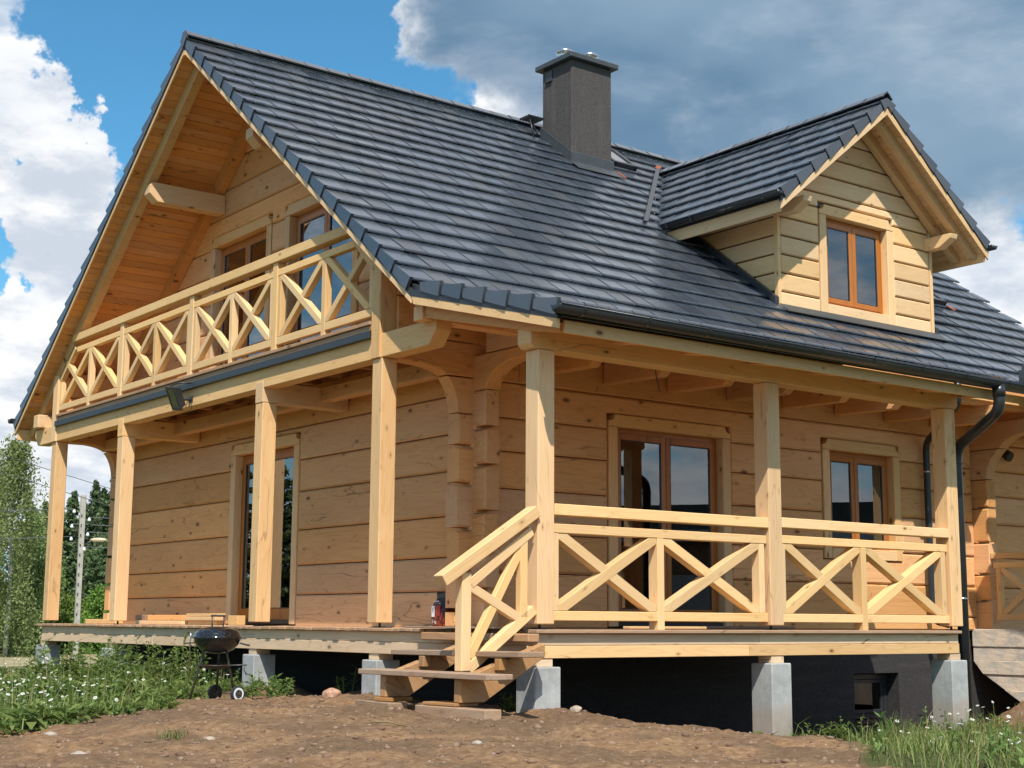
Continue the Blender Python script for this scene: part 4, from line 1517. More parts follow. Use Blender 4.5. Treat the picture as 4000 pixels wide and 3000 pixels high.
beam('valley_foam', vt - (vt - vb) * 0.035, vt + (vt - vb) * 0.010, 0.10, 0.035, TERRA, dorm, 0.012, up=(-0.3, -0.6, 1))


# ---- gutters and pipes --------------------------------------------------------------
def gutter(p0, p1, r, par, name='gutter'):
    p0, p1 = Vector(p0), Vector(p1)
    d = (p1 - p0).normalized()
    s = Vector((0, 0, 1)).cross(d).normalized()
    V, F = [], []
    n = 12
    for p in (p0, p1):
        for rr in (r, r - 0.008):
            for k in range(n + 1):
                a = math.pi + math.pi * k / n
                V.append(p + s * math.cos(a) * rr + Vector((0, 0, math.sin(a) * rr)))
    m_ = n + 1
    for k in range(n):
        F += [(k, k + 1, 2 * m_ + k + 1, 2 * m_ + k), (m_ + k, 3 * m_ + k, 3 * m_ + k + 1, m_ + k + 1)]
    for a in (0, n):
        F.append((a, m_ + a, 3 * m_ + a, 2 * m_ + a))
    F += [tuple(range(0, m_)), tuple(range(2 * m_, 3 * m_))]
    g = mk(name, V, F, GUTT, par, d, 0, True)
    for e in (-1, 1):
        for rr_ in (0,):
            sweep('bead', [p0 + s * e * r, p1 + s * e * r], 0.009, GUTT, g, 6)
    return g


def hangers(g, pts, axis, r):
    for p in pts:
        p = Vector(p)
        s = Vector((0, 0, 1)).cross(axis)
        P = [p + s * math.cos(a) * (r + 0.004) + Vector((0, 0, math.sin(a) * (r + 0.004))) for a in [math.pi * (1 + k / 10) for k in range(11)]]
        V, F = [], []
        for q in P:
            rad = (q - p).normalized() * 0.006
            for e in (-0.014, 0.014):
                V += [q + Vector(axis) * e, q + Vector(axis) * e + rad]
        for k in range(10):
            a, b = 4 * k, 4 * k + 4
            F += [(a, a + 2, b + 2, b), (a + 1, b + 1, b + 3, a + 3), (a, b, b + 1, a + 1), (a + 2, a + 3, b + 3, b + 2)]
        mk('gutter_hanger', V, F, GUTT, g, axis, 0)


GY_, GZ_ = -0.68, 2.865
g1 = gutter((-0.33, GY_, GZ_), (6.80, GY_, GZ_ - 0.035), 0.075, H)
hangers(g1, [(x, GY_, GZ_ - 0.002 * x) for x in (-0.05, 0.75, 1.53, 2.35, 3.19, 4.02, 4.85, 5.64, 6.45)], Vector((1, 0, 0)), 0.075)
bx('eave_apron', -0.20, XP - 0.02, EY - 0.005, EY + 0.02, 2.78, 2.905, BLACK, H, 0.003)
g2 = gutter((XP + 0.12, 1.62, 3.50), (13.98, 1.62, 3.46), 0.075, H)
hangers(g2, [(x, 1.62, 3.49) for x in (7.2, 8.0, 8.8, 9.6, 10.4, 11.2)], Vector((1, 0, 0)), 0.075)
g3 = gutter((-0.30, 14.32, 3.40), (13.98, 14.32, 3.36), 0.075, H)
for sg in (-1, 1):
    xe = DX + sg * (DHE + 0.07)
    g4 = gutter((xe, DYV - 0.08, 5.81), (xe, 4.62, 5.80), 0.068, dorm)
    hangers(g4, [(xe, yy, 5.806) for yy in (2.6, 3.3, 4.0, 4.5)], Vector((0, 1, 0)), 0.068)

pr = 0.05
dp = sweep('downpipe', bend([(6.33, GY_, GZ_ - 0.06), (6.33, GY_, 2.50), (6.56, 0.12, 2.14), (6.56, 0.12, -1.75)], 0.16, 6), 0.066, GUTT, H, 14)
sweep('pipe_collar', [(6.33, GY_, 2.80), (6.33, GY_, 2.66)], 0.076, GUTT, dp, 14)
for z in (1.955, 0.33):
    sweep('pipe_clamp', [(6.56, 0.12, z - 0.012), (6.56, 0.12, z + 0.012)], 0.073, STEEL if z < 1 else GUTT, dp, 14)
    sweep('clamp_screw', [(6.41, 0.12, z), (6.50, 0.12, z)], 0.006, STEEL, dp, 6)
dp2 = sweep('downpipe', bend([(8.72, 1.62, 3.44), (8.72, 1.62, 3.06), (9.36, 2.68, 2.66), (9.36, 2.68, 0.08), (9.36, 2.4, 0.02)], 0.14, 6), pr, GUTT, H, 14)
sweep('pipe_clamp', [(9.36, 2.68, 2.225), (9.36, 2.68, 2.25)], 0.057, STEEL, dp2, 14)

# ---- chimney ------------------------------------------------------------------------
ch = bx('chimney', 5.89, 6.735, 6.67, 7.43, 6.9, 9.02, STUCCO, H, 0.012, (0, 0, 1))
bx('chimney_cap', 5.80, 6.82, 6.58, 7.52, 9.02, 9.105, CAPM, ch, 0.008)
for (x0, x1, y0, y1) in ((5.862, 6.762, 6.642, 6.668), (5.862, 5.888, 6.668, 7.45)):
    pts = [(x0, y0, T(y0) - 0.02), (x1, y0, T(y0) - 0.02), (x1, y1, T(y1) - 0.02), (x0, y1, T(y1) - 0.02)]
    prism('flashing', pts, (0, 0, 0.19), CAPM, ch, (1, 0, 0), 0)
prism('flashing', [(5.83, 6.64, T(6.64) + 0.012), (6.80, 6.64, T(6.64) + 0.012), (6.80, 6.42, T(6.42) + 0.012), (5.83, 6.42, T(6.42) + 0.012)], (0, 0, 0.006), CAPM, ch, (1, 0, 0), 0)
prism('flashing_foam', [(6.79, 6.60, T(6.60) + 0.01), (6.82, 6.60, T(6.60) + 0.01), (6.84, 6.42, T(6.42) + 0.01), (6.81, 6.42, T(6.42) + 0.01)], (0, 0, 0.03), TERRA, ch, (0, 1, 0), 0.006)
v = bx('vent', 5.872, 5.889, 7.16, 7.33, 8.79, 8.97, BLACK, ch, 0.003)
bx('vent_hood', 5.855, 5.872, 7.165, 7.325, 8.785, 8.80, CAPM, ch, 0)
for cx, cy in ((6.10, 7.10), (6.53, 6.98)):
    lathe('flue', [(0.155, 0), (0.165, 0.03), (0.150, 0.08), (0.125, 0.16), (0.150, 0.175), (0.152, 0.215), (0.140, 0.222), (0.02, 0.226)], (cx, cy, 9.105), STEEL, ch, 24)
# grating of the chimney sweep's step behind the chimney
gs = empty('chimney_step', (5.80, 7.62, 8.1), H)
for k in range(5):
    bx('step_bar', 5.55, 5.86, 7.36 + k * 0.055, 7.385 + k * 0.055, 8.17, 8.20, BLACK, gs, 0)
for k in range(6):
    bx('step_bar', 5.555 + k * 0.056, 5.575 + k * 0.056, 7.36, 7.605, 8.162, 8.195, BLACK, gs, 0)
sweep('step_bracket', [(5.6, 7.4, 8.16), (5.62, 7.3, 7.8)], 0.015, BLACK, gs, 6)
sweep('step_bracket', [(5.8, 7.58, 8.16), (5.8, 7.45, 7.93)], 0.015, BLACK, gs, 6)


def skylight(x0, x1, y0, y1, name='skylight'):
    e = empty(name, (x0, y0, T(y0)), H)
    um_ = Vector((0, 1, SL)).normalized()
    nn = Vector((0, -SL, 1)).normalized()
    for a, b in (((x0, y0), (x1, y0)), ((x0, y1), (x1, y1)), ((x0, y0), (x0, y1)), ((x1, y0), (x1, y1))):
        beam('frame', Vector((a[0], a[1], T(a[1]))) + nn * 0.045, Vector((b[0], b[1], T(b[1]))) + nn * 0.045, 0.08, 0.09, BLACK, e, 0.008, up=nn, ext0=0.04, ext1=0.04)
    P = [Vector((x, y, T(y))) + nn * 0.06 for x, y in ((x0, y0), (x1, y0), (x1, y1), (x0, y1))]
    prism('pane', P, nn * 0.01, WINDARK, e, (1, 0, 0), 0)
    if x0 > 9:
        prism('flashing_foam', [(x1 + 0.05, y0 - 0.05, T(y0 - 0.05) + 0.01), (x1 + 0.12, y0 - 0.05, T(y0 - 0.05) + 0.01), (x1 + 0.14, y0 - 0.16, T(y0 - 0.16) + 0.01), (x1 + 0.09, y0 - 0.16, T(y0 - 0.16) + 0.01)], (0, 0, 0.025), TERRA, e, (0, 1, 0), 0.006)


WINDARK = plain('skylight_glass', (0.05, 0.06, 0.07), rough=0.04, nscale=2, namp=0.05, spec=0.9)
skylight(7.0, 7.45, 6.95, 7.5)
skylight(11.15, 11.85, 4.12, 5.2)

# guessed, unseen entrance roof, added in strips shaped to shade landing and column
for x0, y0, y1 in ((9.10, -1.25, 0.85), (9.72, 0.851, 1.25), (10.15, 1.251, 1.60)):
    prism('shade_roof', [(x0, y0, 2.95 + (y0 + 1.25) * 0.2), (x0, y1, 2.95 + (y1 + 1.25) * 0.2), (x0, y1, 3.13 + (y1 + 1.25) * 0.2), (x0, y0, 3.13 + (y0 + 1.25) * 0.2)], (13.6 - x0, 0, 0), TILE, H, (1, 0, 0), 0.005)
for x0 in (9.65, 13.2):  # unseen posts added to carry the guessed roof
    bx('post', x0, x0 + 0.2, -1.0, -0.8, -1.3, 2.93, PINE2, H, 0.008)

# hanging cable from the porch ceiling
sweep('cable', [(2.74, 1.35, 3.15), (2.75, 1.36, 2.95), (2.78, 1.37, 2.80), (2.83, 1.37, 2.62)], 0.006, BLACK, H, 6)

# =================================================================== things around the house
# ---- wooden stairs ----------------------------------------------------------------
st = empty('wooden_stairs', (-0.6, 0.4, -0.78))
tag(st, 'rough wooden stairs with diagonal handrail leading up to the porch corner', 'stairs')
prism('tread', [(-1.12, -0.74, -0.418), (-1.12, 1.32, -0.424), (-0.84, 1.32, -0.424), (-0.84, -0.74, -0.418)], (0, 0, -0.048), TREAD, st, (0, 1, 0), 0.006)
prism('tread', [(-0.69, -0.62, -0.236), (-0.69, 1.43, -0.250), (-0.41, 1.43, -0.250), (-0.41, -0.62, -0.236)], (0, 0, -0.048), TREAD, st, (0, 1, 0), 0.006)
bx('top_board', -0.255, -0.125, -0.19, 1.56, -0.160, -0.085, DECKW, st, 0.008)
bx('top_plank', -0.26, 0.35, 0.15, 1.85, -0.052 + 0.006, -0.052 + 0.022, TREAD, st, 0.004)
for y0 in (-0.28, 0.92):
    prism('stringer', [(-0.13, y0, -0.17), (-0.13, y0, -0.29), (-0.80, y0, -0.672), (-1.06, y0, -0.672), (-1.06, y0, -0.475)], (0, 0.10, 0), STRING, st, (1, 0, -0.6), 0.006)
    bx('tread_block', -0.70, -0.62, y0 - 0.08, y0 + 0.0 - 0.002, -0.40, -0.30, STRING, st, 0.004)
hr0, hr1 = Vector((-0.02, 0.03, 1.045)), Vector((-1.075, 0.03, 0.375))
beam('handrail', hr0, hr1, 0.14, 0.11, FRESH, st, 0.006, up=(0.6, 0, 1))
beam('rail', (-0.055, 0.05, 0.86), (-0.755, 0.05, 0.355), 0.085, 0.09, FRESH, st, 0.005, up=(0.7, 0, 1))
beam('rail', (-0.02, 0.052, 0.135), (-0.80, 0.052, -0.425), 0.08, 0.095, FRESH, st, 0.005, up=(0.7, 0, 1))
bx('newel_post', -0.855, -0.752, 0.0, 0.11, -0.416, 0.45, FRESH, st, 0.006)
bx('baluster', -0.19, -0.105, 0.012, 0.09, 0.06, 0.78, FRESH, st, 0.005)
beam('brace', (-0.75, 0.05, 0.33), (-0.15, 0.05, 0.03), 0.074, 0.085, FRESH, st, 0.005)
beam('brace', (-0.17, 0.052, 0.70), (-0.75, 0.052, -0.30), 0.066, 0.085, FRESH, st, 0.005, up=(1, 0, 0.3))


def block(x0, x1, y0, y1, z0, z1, label, rot=0.0, mat=GREYW, name='timber_block', grp=None, cat='timber'):
    o = bx(name, x0, x1, y0, y1, z0, z1, mat, None, 0.006)
    M = o.matrix_world.copy()
    c = M.translation.copy()
    o.matrix_world = Matrix.Translation(c) @ Matrix.Rotation(rot, 4, 'Z') @ Matrix.Translation(-c) @ M
    WM[o.name] = o.matrix_world.copy()
    tag(o, label, cat, grp)
    return o


G1 = 'timber blocks propping the stairs'
block(-1.14, -0.96, -0.72, 0.28, -0.92, -0.708, 'long squared timber on the soil under the right stair stringer', 0.04, TREAD, grp=G1)
block(-1.12, -0.85, -0.24, 0.20, -0.704, -0.676, 'thin offcut board wedged on the timber under the right stringer', 0.12, STRING, grp=G1)
block(-1.12, -0.92, 0.72, 1.40, -0.92, -0.716, 'short squared timber on the soil under the left stair stringer', -0.08, TREAD, grp=G1)
block(-1.07, -0.80, 0.86, 1.10, -0.712, -0.676, 'small flat packing board below the left stair stringer', 0.2, STRING, grp=G1)

# ---- offcuts lying on the deck -----------------------------------------------------
G2 = 'offcut timbers lying on the deck'
for y0, y1, z0, z1, x0, lab in (
        (11.72, 13.02, -0.048, 0.024, 0.72, 'long pale board lying on the deck behind the second post from the left'),
        (10.90, 11.30, 0.012, 0.094, 0.86, 'short dark timber offcut on top of the pile near the second post'),
        (9.62, 10.86, 0.012, 0.092, 0.88, 'long reddish timber offcut on top of the deck pile, against the wall'),
        (9.30, 11.00, -0.048, 0.008, 0.74, 'pale timber offcut in the bottom layer of the deck pile'),
        (8.26, 9.26, 0.066, 0.113, 0.78, 'topmost of two pale planks stacked left of the grill handle'),
        (8.26, 9.28, 0.013, 0.063, 0.76, 'lower of two pale planks stacked left of the grill handle'),
        (8.32, 9.24, -0.048, 0.010, 0.80, 'bottom timber carrying the stacked planks near the patio door'),
        (7.92, 8.20, -0.048, 0.085, 0.92, 'upright short timber offcut beside the plank stack near the patio door')):
    block(x0, x0 + 0.13, y0, y1, z0, z1, lab, random.uniform(-0.012, 0.012), SOFF if 'reddish' in lab else (TREAD if 'dark' in lab else FRESH), 'timber_offcut', G2)
block(3.4, 6.1, 2.35, 2.49, -0.046, -0.015, 'long loose plank lying on the porch floor below the patio door', 0.01, TREAD, 'loose_plank', None, 'plank')
block(2.0, 3.1, 0.95, 1.07, -0.046, -0.018, 'short loose plank lying on the porch floor behind the first railing', -0.03, FRESH, 'loose_plank', None, 'plank')

# ---- kettle grill ------------------------------------------------------------------
GXY = Vector((-1.40, 3.75, 0))
gzz = gz1(GXY.x, GXY.y)
RV, FV = Vector((0.798, -0.6025, 0)), Vector((0.6025, 0.798, 0))
gr = empty('kettle_grill', (GXY.x, GXY.y, gzz))
tag(gr, 'black kettle charcoal grill on three legs with two wheels, beside the deck', 'grill')


def gp(u, w, z):
    return GXY + RV * u + FV * w + Vector((0, 0, z))


zr = -0.165
lathe('bowl', [(0.03, -0.165), (0.10, -0.158), (0.17, -0.128), (0.222, -0.075), (0.244, -0.02), (0.250, 0.0), (0.243, 0.003), (0.236, -0.02)], gp(0, 0, zr), ENAMEL, gr, 36)
ld = lathe('lid', [(0.256, -0.012), (0.260, 0.004), (0.248, 0.012), (0.236, 0.045), (0.205, 0.078), (0.155, 0.099), (0.09, 0.110), (0.01, 0.113)], gp(0, 0, zr + 0.004), ENAMEL, gr, 36)
for u in (-0.058, 0.058):
    sweep('handle_stay', [gp(u, 0, zr + 0.10), gp(u * 1.08, 0, zr + 0.225)], 0.007, GRILLM, ld, 8)
beam('lid_handle', gp(-0.076, 0, zr + 0.232), gp(0.076, 0, zr + 0.232), 0.03, 0.018, RUBBER, ld, 0.004)
for sgn in (-1, 1):
    h = bx('side_handle', 0, 0.10, -0.05, 0.05, 0, 0.014, RUBBER, None, 0.004)
    Mh = Matrix.Translation(gp(sgn * 0.245, 0, zr - 0.055)) @ Matrix.Rotation(math.atan2(RV.y * sgn, RV.x * sgn), 4, 'Z') @ Matrix.Rotation(0.25 if sgn > 0 else 0.05, 4, 'Y') @ Matrix.Translation((0.05, 0, 0))
    place(h, Mh, gr)
feet = [(-0.255, -0.10, 0.0), (0.205, -0.02, 0.085), (-0.03, 0.22, 0.085)]
tops = [(-0.13, -0.05, zr - 0.14), (0.115, -0.03, zr - 0.14), (0.0, 0.13, zr - 0.14)]
for (a, b, c), (d_, e_, f_) in zip(feet, tops):
    sweep('leg', [gp(d_, e_, f_ + 0.03), gp(d_ * 1.02, e_ * 1.02, f_ - 0.03), gp(a, b, gzz + c)], [0.022, 0.013, 0.013], GRILLM, gr, 10)
lathe('ash_tray', [(0.03, -0.040), (0.12, -0.030), (0.185, -0.004), (0.192, 0.004), (0.182, 0.002), (0.03, -0.03)], gp(-0.01, 0.02, -0.455), GRILLM, gr, 30)
ax = (Vector((gp(0.235, -0.03, 0))) - Vector((gp(-0.05, 0.235, 0)))).normalized()
sweep('axle', [gp(-0.07, 0.25, gzz + 0.085), gp(0.255, -0.045, gzz + 0.085)], 0.006, GRILLM, gr, 6)
sweep('axle', [gp(-0.225, -0.085, gzz + 0.11), gp(-0.02, 0.2, gzz + 0.11)], 0.004, GRILLM, gr, 6)
for u, w_, outer in ((0.245, -0.04, 1), (-0.045, 0.225, 0)):
    c = gp(u, w_, gzz + 0.085)
    wh = sweep('wheel', [c - ax * 0.018, c - ax * 0.015, c + ax * 0.015, c + ax * 0.018], [0.07, 0.083, 0.083, 0.07], RUBBER, gr, 28, False)
    if outer:
        sweep('wheel_ring', [c + ax * 0.0185, c + ax * 0.0205], 0.064, WHITEP, wh, 28, False)
    sweep('hub_plate', [c + ax * 0.0208, c + ax * 0.0225], 0.044, GRILLM, wh, 24, False)
    for k in range(5):
        an = k * 2 * math.pi / 5
        s_ = ax.cross(Vector((0, 0, 1))).normalized()
        dv = s_ * math.cos(an) + Vector((0, 0, 1)) * math.sin(an)
        beam('spoke', c + ax * 0.0245 + dv * 0.008, c + ax * 0.0245 + dv * 0.042, 0.008, 0.004, RUBBER, wh, 0, up=ax)
    sweep('hub', [c + ax * 0.022, c + ax * 0.03], 0.009, STEEL, wh, 10, False)
tg = sweep('grill_tongs', bend([gp(-0.278, -0.02, zr + 0.05), gp(-0.282, -0.02, zr - 0.02), gp(-0.285, -0.02, zr - 0.48)], 0.02), 0.007, STEEL, None, 8)
tag(tg, 'thin steel tongs hanging from the left handle of the grill', 'tongs')
hk = sweep('grill_scraper', [gp(-0.235, 0.03, zr - 0.04), gp(-0.21, 0.06, zr - 0.30)], 0.005, GRILLM, None, 8)
tag(hk, 'dark steel scraper hanging beside the tongs on the grill', 'scraper')
sweep('tool_rod', [gp(0.13, -0.05, -0.452), gp(0.335, -0.05, -0.448)], 0.007, GRILLM, gr, 8)
sweep('tool_hook', [gp(0.31, -0.05, -0.455), gp(0.305, -0.05, -0.50), gp(0.335, -0.05, -0.55)], 0.006, GRILLM, gr, 8)


# ---- bag of charcoal ------------------------------------------------------------------
def bag_mat():
    mt, w = new_mat('printed_bag')
    out = w.node('ShaderNodeOutputMaterial')
    tc = w.node('ShaderNodeTexCoord')
    P = tc.outputs['Object']
    s = w.node('ShaderNodeSeparateXYZ', i_0=P)
    n = w.node('ShaderNodeTexNoise', i_Vector=P, i_Scale=26.0, i_Detail=4.0, i_Distortion=1.5)
    fl = w.math('ADD', n.outputs[0], w.math('MULTIPLY', w.smooth(s.outputs[0], 0.12, -0.2), 0.18))
    col = w.ramp(fl, [(0.52, (0.012, 0.012, 0.014)), (0.64, (0.10, 0.012, 0.010)), (0.74, (0.33, 0.040, 0.018)), (0.86, (0.62, 0.17, 0.03))])
    col = w.mix(w.smooth(s.outputs[0], 0.06, 0.09), col, (0.014, 0.014, 0.016))
    b = w.node('ShaderNodeBsdfPrincipled', i_Base_Color=col, i_Roughness=0.32)
    w.link(b.outputs[0], out.inputs[0])
    return mt


BAGM = bag_mat()


def make_bag():
    cx, cy, z0 = 1.135, 3.21, -0.048
    V, F = [], []
    n = 16
    prof = [(0.0, 0.115, 0.07), (0.015, 0.128, 0.082), (0.08, 0.142, 0.088), (0.17, 0.146, 0.088), (0.24, 0.135, 0.078), (0.29, 0.115, 0.055), (0.325, 0.095, 0.026), (0.345, 0.10, 0.014), (0.375, 0.112, 0.008), (0.40, 0.118, 0.005)]
    for z, ry, rx in prof:
        for k in range(n):
            a = 2 * math.pi * k / n
            c, s_ = math.cos(a), math.sin(a)
            e = 0.55
            px_ = math.copysign(abs(c) ** e, c) * rx
            py_ = math.copysign(abs(s_) ** e, s_) * ry
            wob = mnoise.noise(Vector((px_ * 14, py_ * 14, z * 12 + 3))) * 0.010
            V.append((cx + px_ + wob, cy + py_ + wob, z0 + z + (0.012 * math.sin(a * 2) if z > 0.33 else 0)))
    for i in range(len(prof) - 1):
        for k in range(n):
            F.append((i * n + k, i * n + (k + 1) % n, (i + 1) * n + (k + 1) % n, (i + 1) * n + k))
    F += [tuple(range(n)), tuple(range((len(prof) - 1) * n, len(prof) * n))]
    b = mk('charcoal_bag', V, F, BAGM, None, (0, 0, 1), 0, True)
    tag(b, 'black and red printed charcoal bag standing on the deck against the log corner', 'bag')
    xf = cx - 0.0935
    bx('label_panel', xf + 0.002, xf + 0.006, cy + 0.030, cy + 0.088, z0 + 0.12, z0 + 0.245, WHITEP, b, 0, (0, 0, 1))
    bx('label_panel', xf + 0.002, xf + 0.006, cy - 0.085, cy + 0.012, z0 + 0.13, z0 + 0.25, BAGRED, b, 0, (0, 0, 1))
    bx('label_panel', xf + 0.0005, xf + 0.0018, cy + 0.052, cy + 0.066, z0 + 0.17, z0 + 0.225, RUBBER, b, 0, (0, 0, 1))
    for txt, yy, zz, size in (('3 kg', cy + 0.075, z0 + 0.050, 0.055),):
        cu = bpy.data.curves.new('bag_text', 'FONT')
        cu.body = txt
        cu.size = size
        tmp = bpy.data.objects.new('bag_text', cu)
        COL.objects.link(tmp)
        dg = bpy.context.evaluated_depsgraph_get()
        me_ = bpy.data.meshes.new_from_object(tmp.evaluated_get(dg))
        bpy.data.objects.remove(tmp)
        Mt = Matrix(((0, 0, -1, xf - 0.003), (-1, 0, 0, yy), (0, 1, 0, zz), (0, 0, 0, 1)))
        me_.materials.clear()
        link_mesh('print', me_, WHITEP, Mt, b)
    for k in range(2):   # two illegible short lines of white print near the top
        for q in range(5):
            y_ = cy + 0.065 - q * 0.021 - k * 0.012
            bx('print', xf + 0.030 - 0.012 * (1 - k), xf + 0.032 - 0.012 * (1 - k), y_ - 0.014, y_, z0 + 0.287 - k * 0.026, z0 + 0.303 - k * 0.026, WHITEP, b, 0, (0, 0, 1))


BAGRED = plain('bag_red_print', (0.30, 0.035, 0.03), rough=0.35, nscale=90, namp=0.9)
make_bag()

# ---- floodlight on the balcony beam -----------------------------------------------------
fl = empty('floodlight', (0.0, 7.72, 2.99))
tag(fl, 'black floodlight with greenish glass bracketed to the balcony beam', 'floodlight')
wv = Vector((-0.08, -1, 0.0)).normalized()
hv_ = Vector((0.42, 0.12, -0.90)).normalized()
wv = (wv - hv_ * wv.dot(hv_)).normalized()
nv_ = wv.cross(hv_)
if nv_.x > 0: nv_ = -nv_
fc = Vector((-0.215, 7.79, 3.005))


def fpt(a, b, c):
    return fc + wv * a + hv_ * b + nv_ * c


def fbox(name, a0, a1, b0, b1, c0, c1, mat, par, bev=0.004, k=1.0):
    V = [fpt(a * (k if c == c0 else 1), b * (k if c == c0 else 1), c) for a in (a0, a1) for b in (b0, b1) for c in (c0, c1)]
    return mk(name, V, BOXF, mat, par, hv_, bev)


FLG = glass_mat('lamp_glass', (0.80, 0.86, 0.62), 0.05)
fbox('housing', -0.125, 0.125, -0.155, 0.155, -0.10, -0.012, BLACK, fl, 0.006, 0.80)
for (a0, a1, b0, b1) in ((-0.14, 0.14, -0.17, -0.125), (-0.14, 0.14, 0.125, 0.17), (-0.14, -0.105, -0.124, 0.124), (0.105, 0.14, -0.124, 0.124)):
    fbox('front_frame', a0, a1, b0, b1, -0.011, 0.02, BLACK, fl, 0.004)
fbox('reflector', -0.104, 0.104, -0.124, 0.124, -0.010, -0.004, plain('lamp_reflector', (0.36, 0.42, 0.16), 0.3, 0.6, 9, 0.5), fl, 0)
fbox('lamp_tube', -0.02, 0.085, 0.05, 0.072, -0.003, 0.008, WHITEP, fl, 0.003)
fbox('pane', -0.104, 0.104, -0.124, 0.124, 0.010, 0.014, FLG, fl, 0)
sweep('bracket', [fpt(0.05, 0.04, -0.10), Vector((-0.12, 7.70, 2.985)), Vector((-0.002, 7.70, 3.0))], 0.018, BLACK, fl, 8, False)
bx('bracket_plate', -0.012, -0.001, 7.64, 7.76, 2.965, 3.035, BLACK, fl, 0.002)
sweep('lamp_cable', bend([fpt(0.0, 0.15, -0.06), fpt(-0.02, 0.22, -0.08), Vector((-0.05, 7.70, 2.83)), Vector((-0.01, 7.66, 2.86)), Vector((-0.012, 7.66, 2.97))], 0.05), 0.004, BLACK, fl, 6)
sweep('lamp_hood', bend([fpt(-0.06, -0.16, -0.02), fpt(0.0, -0.185, -0.10), Vector((-0.06, 7.62, 3.21))], 0.05), 0.010, BLACK, fl, 8)

# ---- concrete stairs with railing at the entrance --------------------------------------
cs = empty('concrete_stairs', (11.2, 1.8, -1.3))
tag(cs, 'raw unfinished concrete entrance landing with stairs, right of the black downpipe', 'stairs')
lays = [(-0.04, -0.30, 1.45), (-0.302, -0.50, 1.2), (-0.502, -0.70, 0.95), (-0.702, -0.92, 0.6), (-0.922, -1.25, 0.2)]
for i, (zt, zb, yf) in enumerate(lays):
    def ys(z):
        return min(2.84, 2.84 - (-0.60 - z) / 0.62) if z < -0.60 else 2.84
    xo = 10.5 + (0.012 if i % 2 else 0.0) + random.uniform(-0.004, 0.004)
    prism('step', [(xo, ys(zt), zt), (xo, ys(zb), zb), (xo, yf, zb), (xo, yf, zt)], (2.2, 0, 0), CONC2, cs, (0, 1, 0), 0.006)
bx('support_wall', 11.1, 11.3, 1.2, 1.5, -1.8, -1.255, PLINTH, cs, 0)
cr_ = empty('landing_railing', (10.66, 1.9, -0.04))
tag(cr_, 'pine landing railing with crossed braces standing on the raw concrete stairs', 'railing')
bx('handrail', 10.60, 10.72, 0.9, 2.53, 1.0, 1.085, FRESH, cr_, 0.005)
bx('rail', 10.615, 10.70, 0.9, 2.50, 0.86, 0.945, FRESH, cr_, 0.005)
bx('rail', 10.615, 10.70, 0.9, 2.48, 0.09, 0.175, FRESH, cr_, 0.005)
for y in (2.42, 1.45):
    bx('baluster', 10.62, 10.695, y - 0.04, y + 0.04, 0.178 if y > 2 else -0.038, 0.857, FRESH, cr_, 0.004)
x_brace(cr_, ('x', 10.615), 1.50, 2.375, 0.178, 0.857)
x_brace(cr_, ('x', 10.615), 0.92, 1.40, 0.178, 0.857)
wl = sweep('wall_lamp', [(11.42, 2.79, 2.66), (11.42, 2.72, 2.66), (11.42, 2.70, 2.62), (11.42, 2.66, 2.60)], [0.06, 0.06, 0.085, 0.08], RUBBER, None, 16, False)
tag(wl, 'small round black wall lamp on the log wall above the entrance landing', 'lamp')

# ---- utility pole and overhead wires ------------------------------------------------------
PB = Vector((18.494, 60.03, -1.95))
upole = empty('utility_pole', PB)
tag(upole, 'slim concrete utility pole with insulators and a street lamp beside the trees', 'utility pole')
beam('pole_shaft', PB, PB + Vector((0, 0, 8.05)), 0.24, 0.20, POLEM, upole, 0.02)
for k in range(14):
    z = 0.7 + k * 0.48
    beam('pole_hole', PB + RV * 0.0 - FV * 0.135 + Vector((0, 0, z)), PB - FV * 0.135 + Vector((0, 0, z + 0.14)), 0.05, 0.03, RUBBER, upole, 0, up=FV)
for k, (u, z) in enumerate(((-0.42, 7.15), (0.34, 6.75), (-0.50, 6.42), (0.30, 6.02), (-0.50, 5.80), (0.17, 5.30))):
    c = PB + RV * u + Vector((0, 0, z))
    sweep('insulator_arm', [PB + RV * (0.08 if u > 0 else -0.08) + Vector((0, 0, z - 0.12)), c + Vector((0, 0, -0.12)), c], 0.015, GRILLM, upole, 6, False)
    lathe('insulator', [(0.05, 0), (0.08, 0.03), (0.08, 0.09), (0.05, 0.11), (0.055, 0.16), (0.02, 0.18)], c, WHITEP, upole, 10)
sweep('lamp_arm', [PB + RV * 0.1 + Vector((0, 0, 5.55)), PB + RV * 0.5 + Vector((0, 0, 5.80))], 0.03, GRILLM, upole, 6)
lathe_c = PB + RV * 0.85 + Vector((0, 0, 5.84))
lp = lathe('lamp_head', [(0.02, -0.10), (0.10, -0.09), (0.15, -0.03), (0.15, 0.04), (0.10, 0.09), (0.02, 0.11)], (0, 0, 0), plain('lamp_head_amber', (0.55, 0.44, 0.30), 0.4), None, 14)
place(lp, Matrix.Translation(lathe_c) @ Matrix.Rotation(math.atan2(RV.y, RV.x), 4, 'Z') @ Matrix.Scale(2.7, 4, (1, 0, 0)), upole)
beam('cross_bolt', PB - RV * 0.2 + Vector((0, 0, 3.15)), PB + RV * 0.42 + Vector((0, 0, 3.15)), 0.03, 0.03, GRILLM, upole, 0)


WIREM = plain('wire_grey', (0.10, 0.10, 0.105), rough=0.6, nscale=20)


def wire(a, b, sag, r, label, grp):
    a, b = Vector(a), Vector(b)
    P = []
    for k in range(17):
        t = k / 16
        P.append(a.lerp(b, t) - Vector((0, 0, sag * 4 * t * (1 - t))))
    o = sweep('overhead_wire', P, r, WIREM, None, 5, False)
    tag(o, label, 'wire', grp)


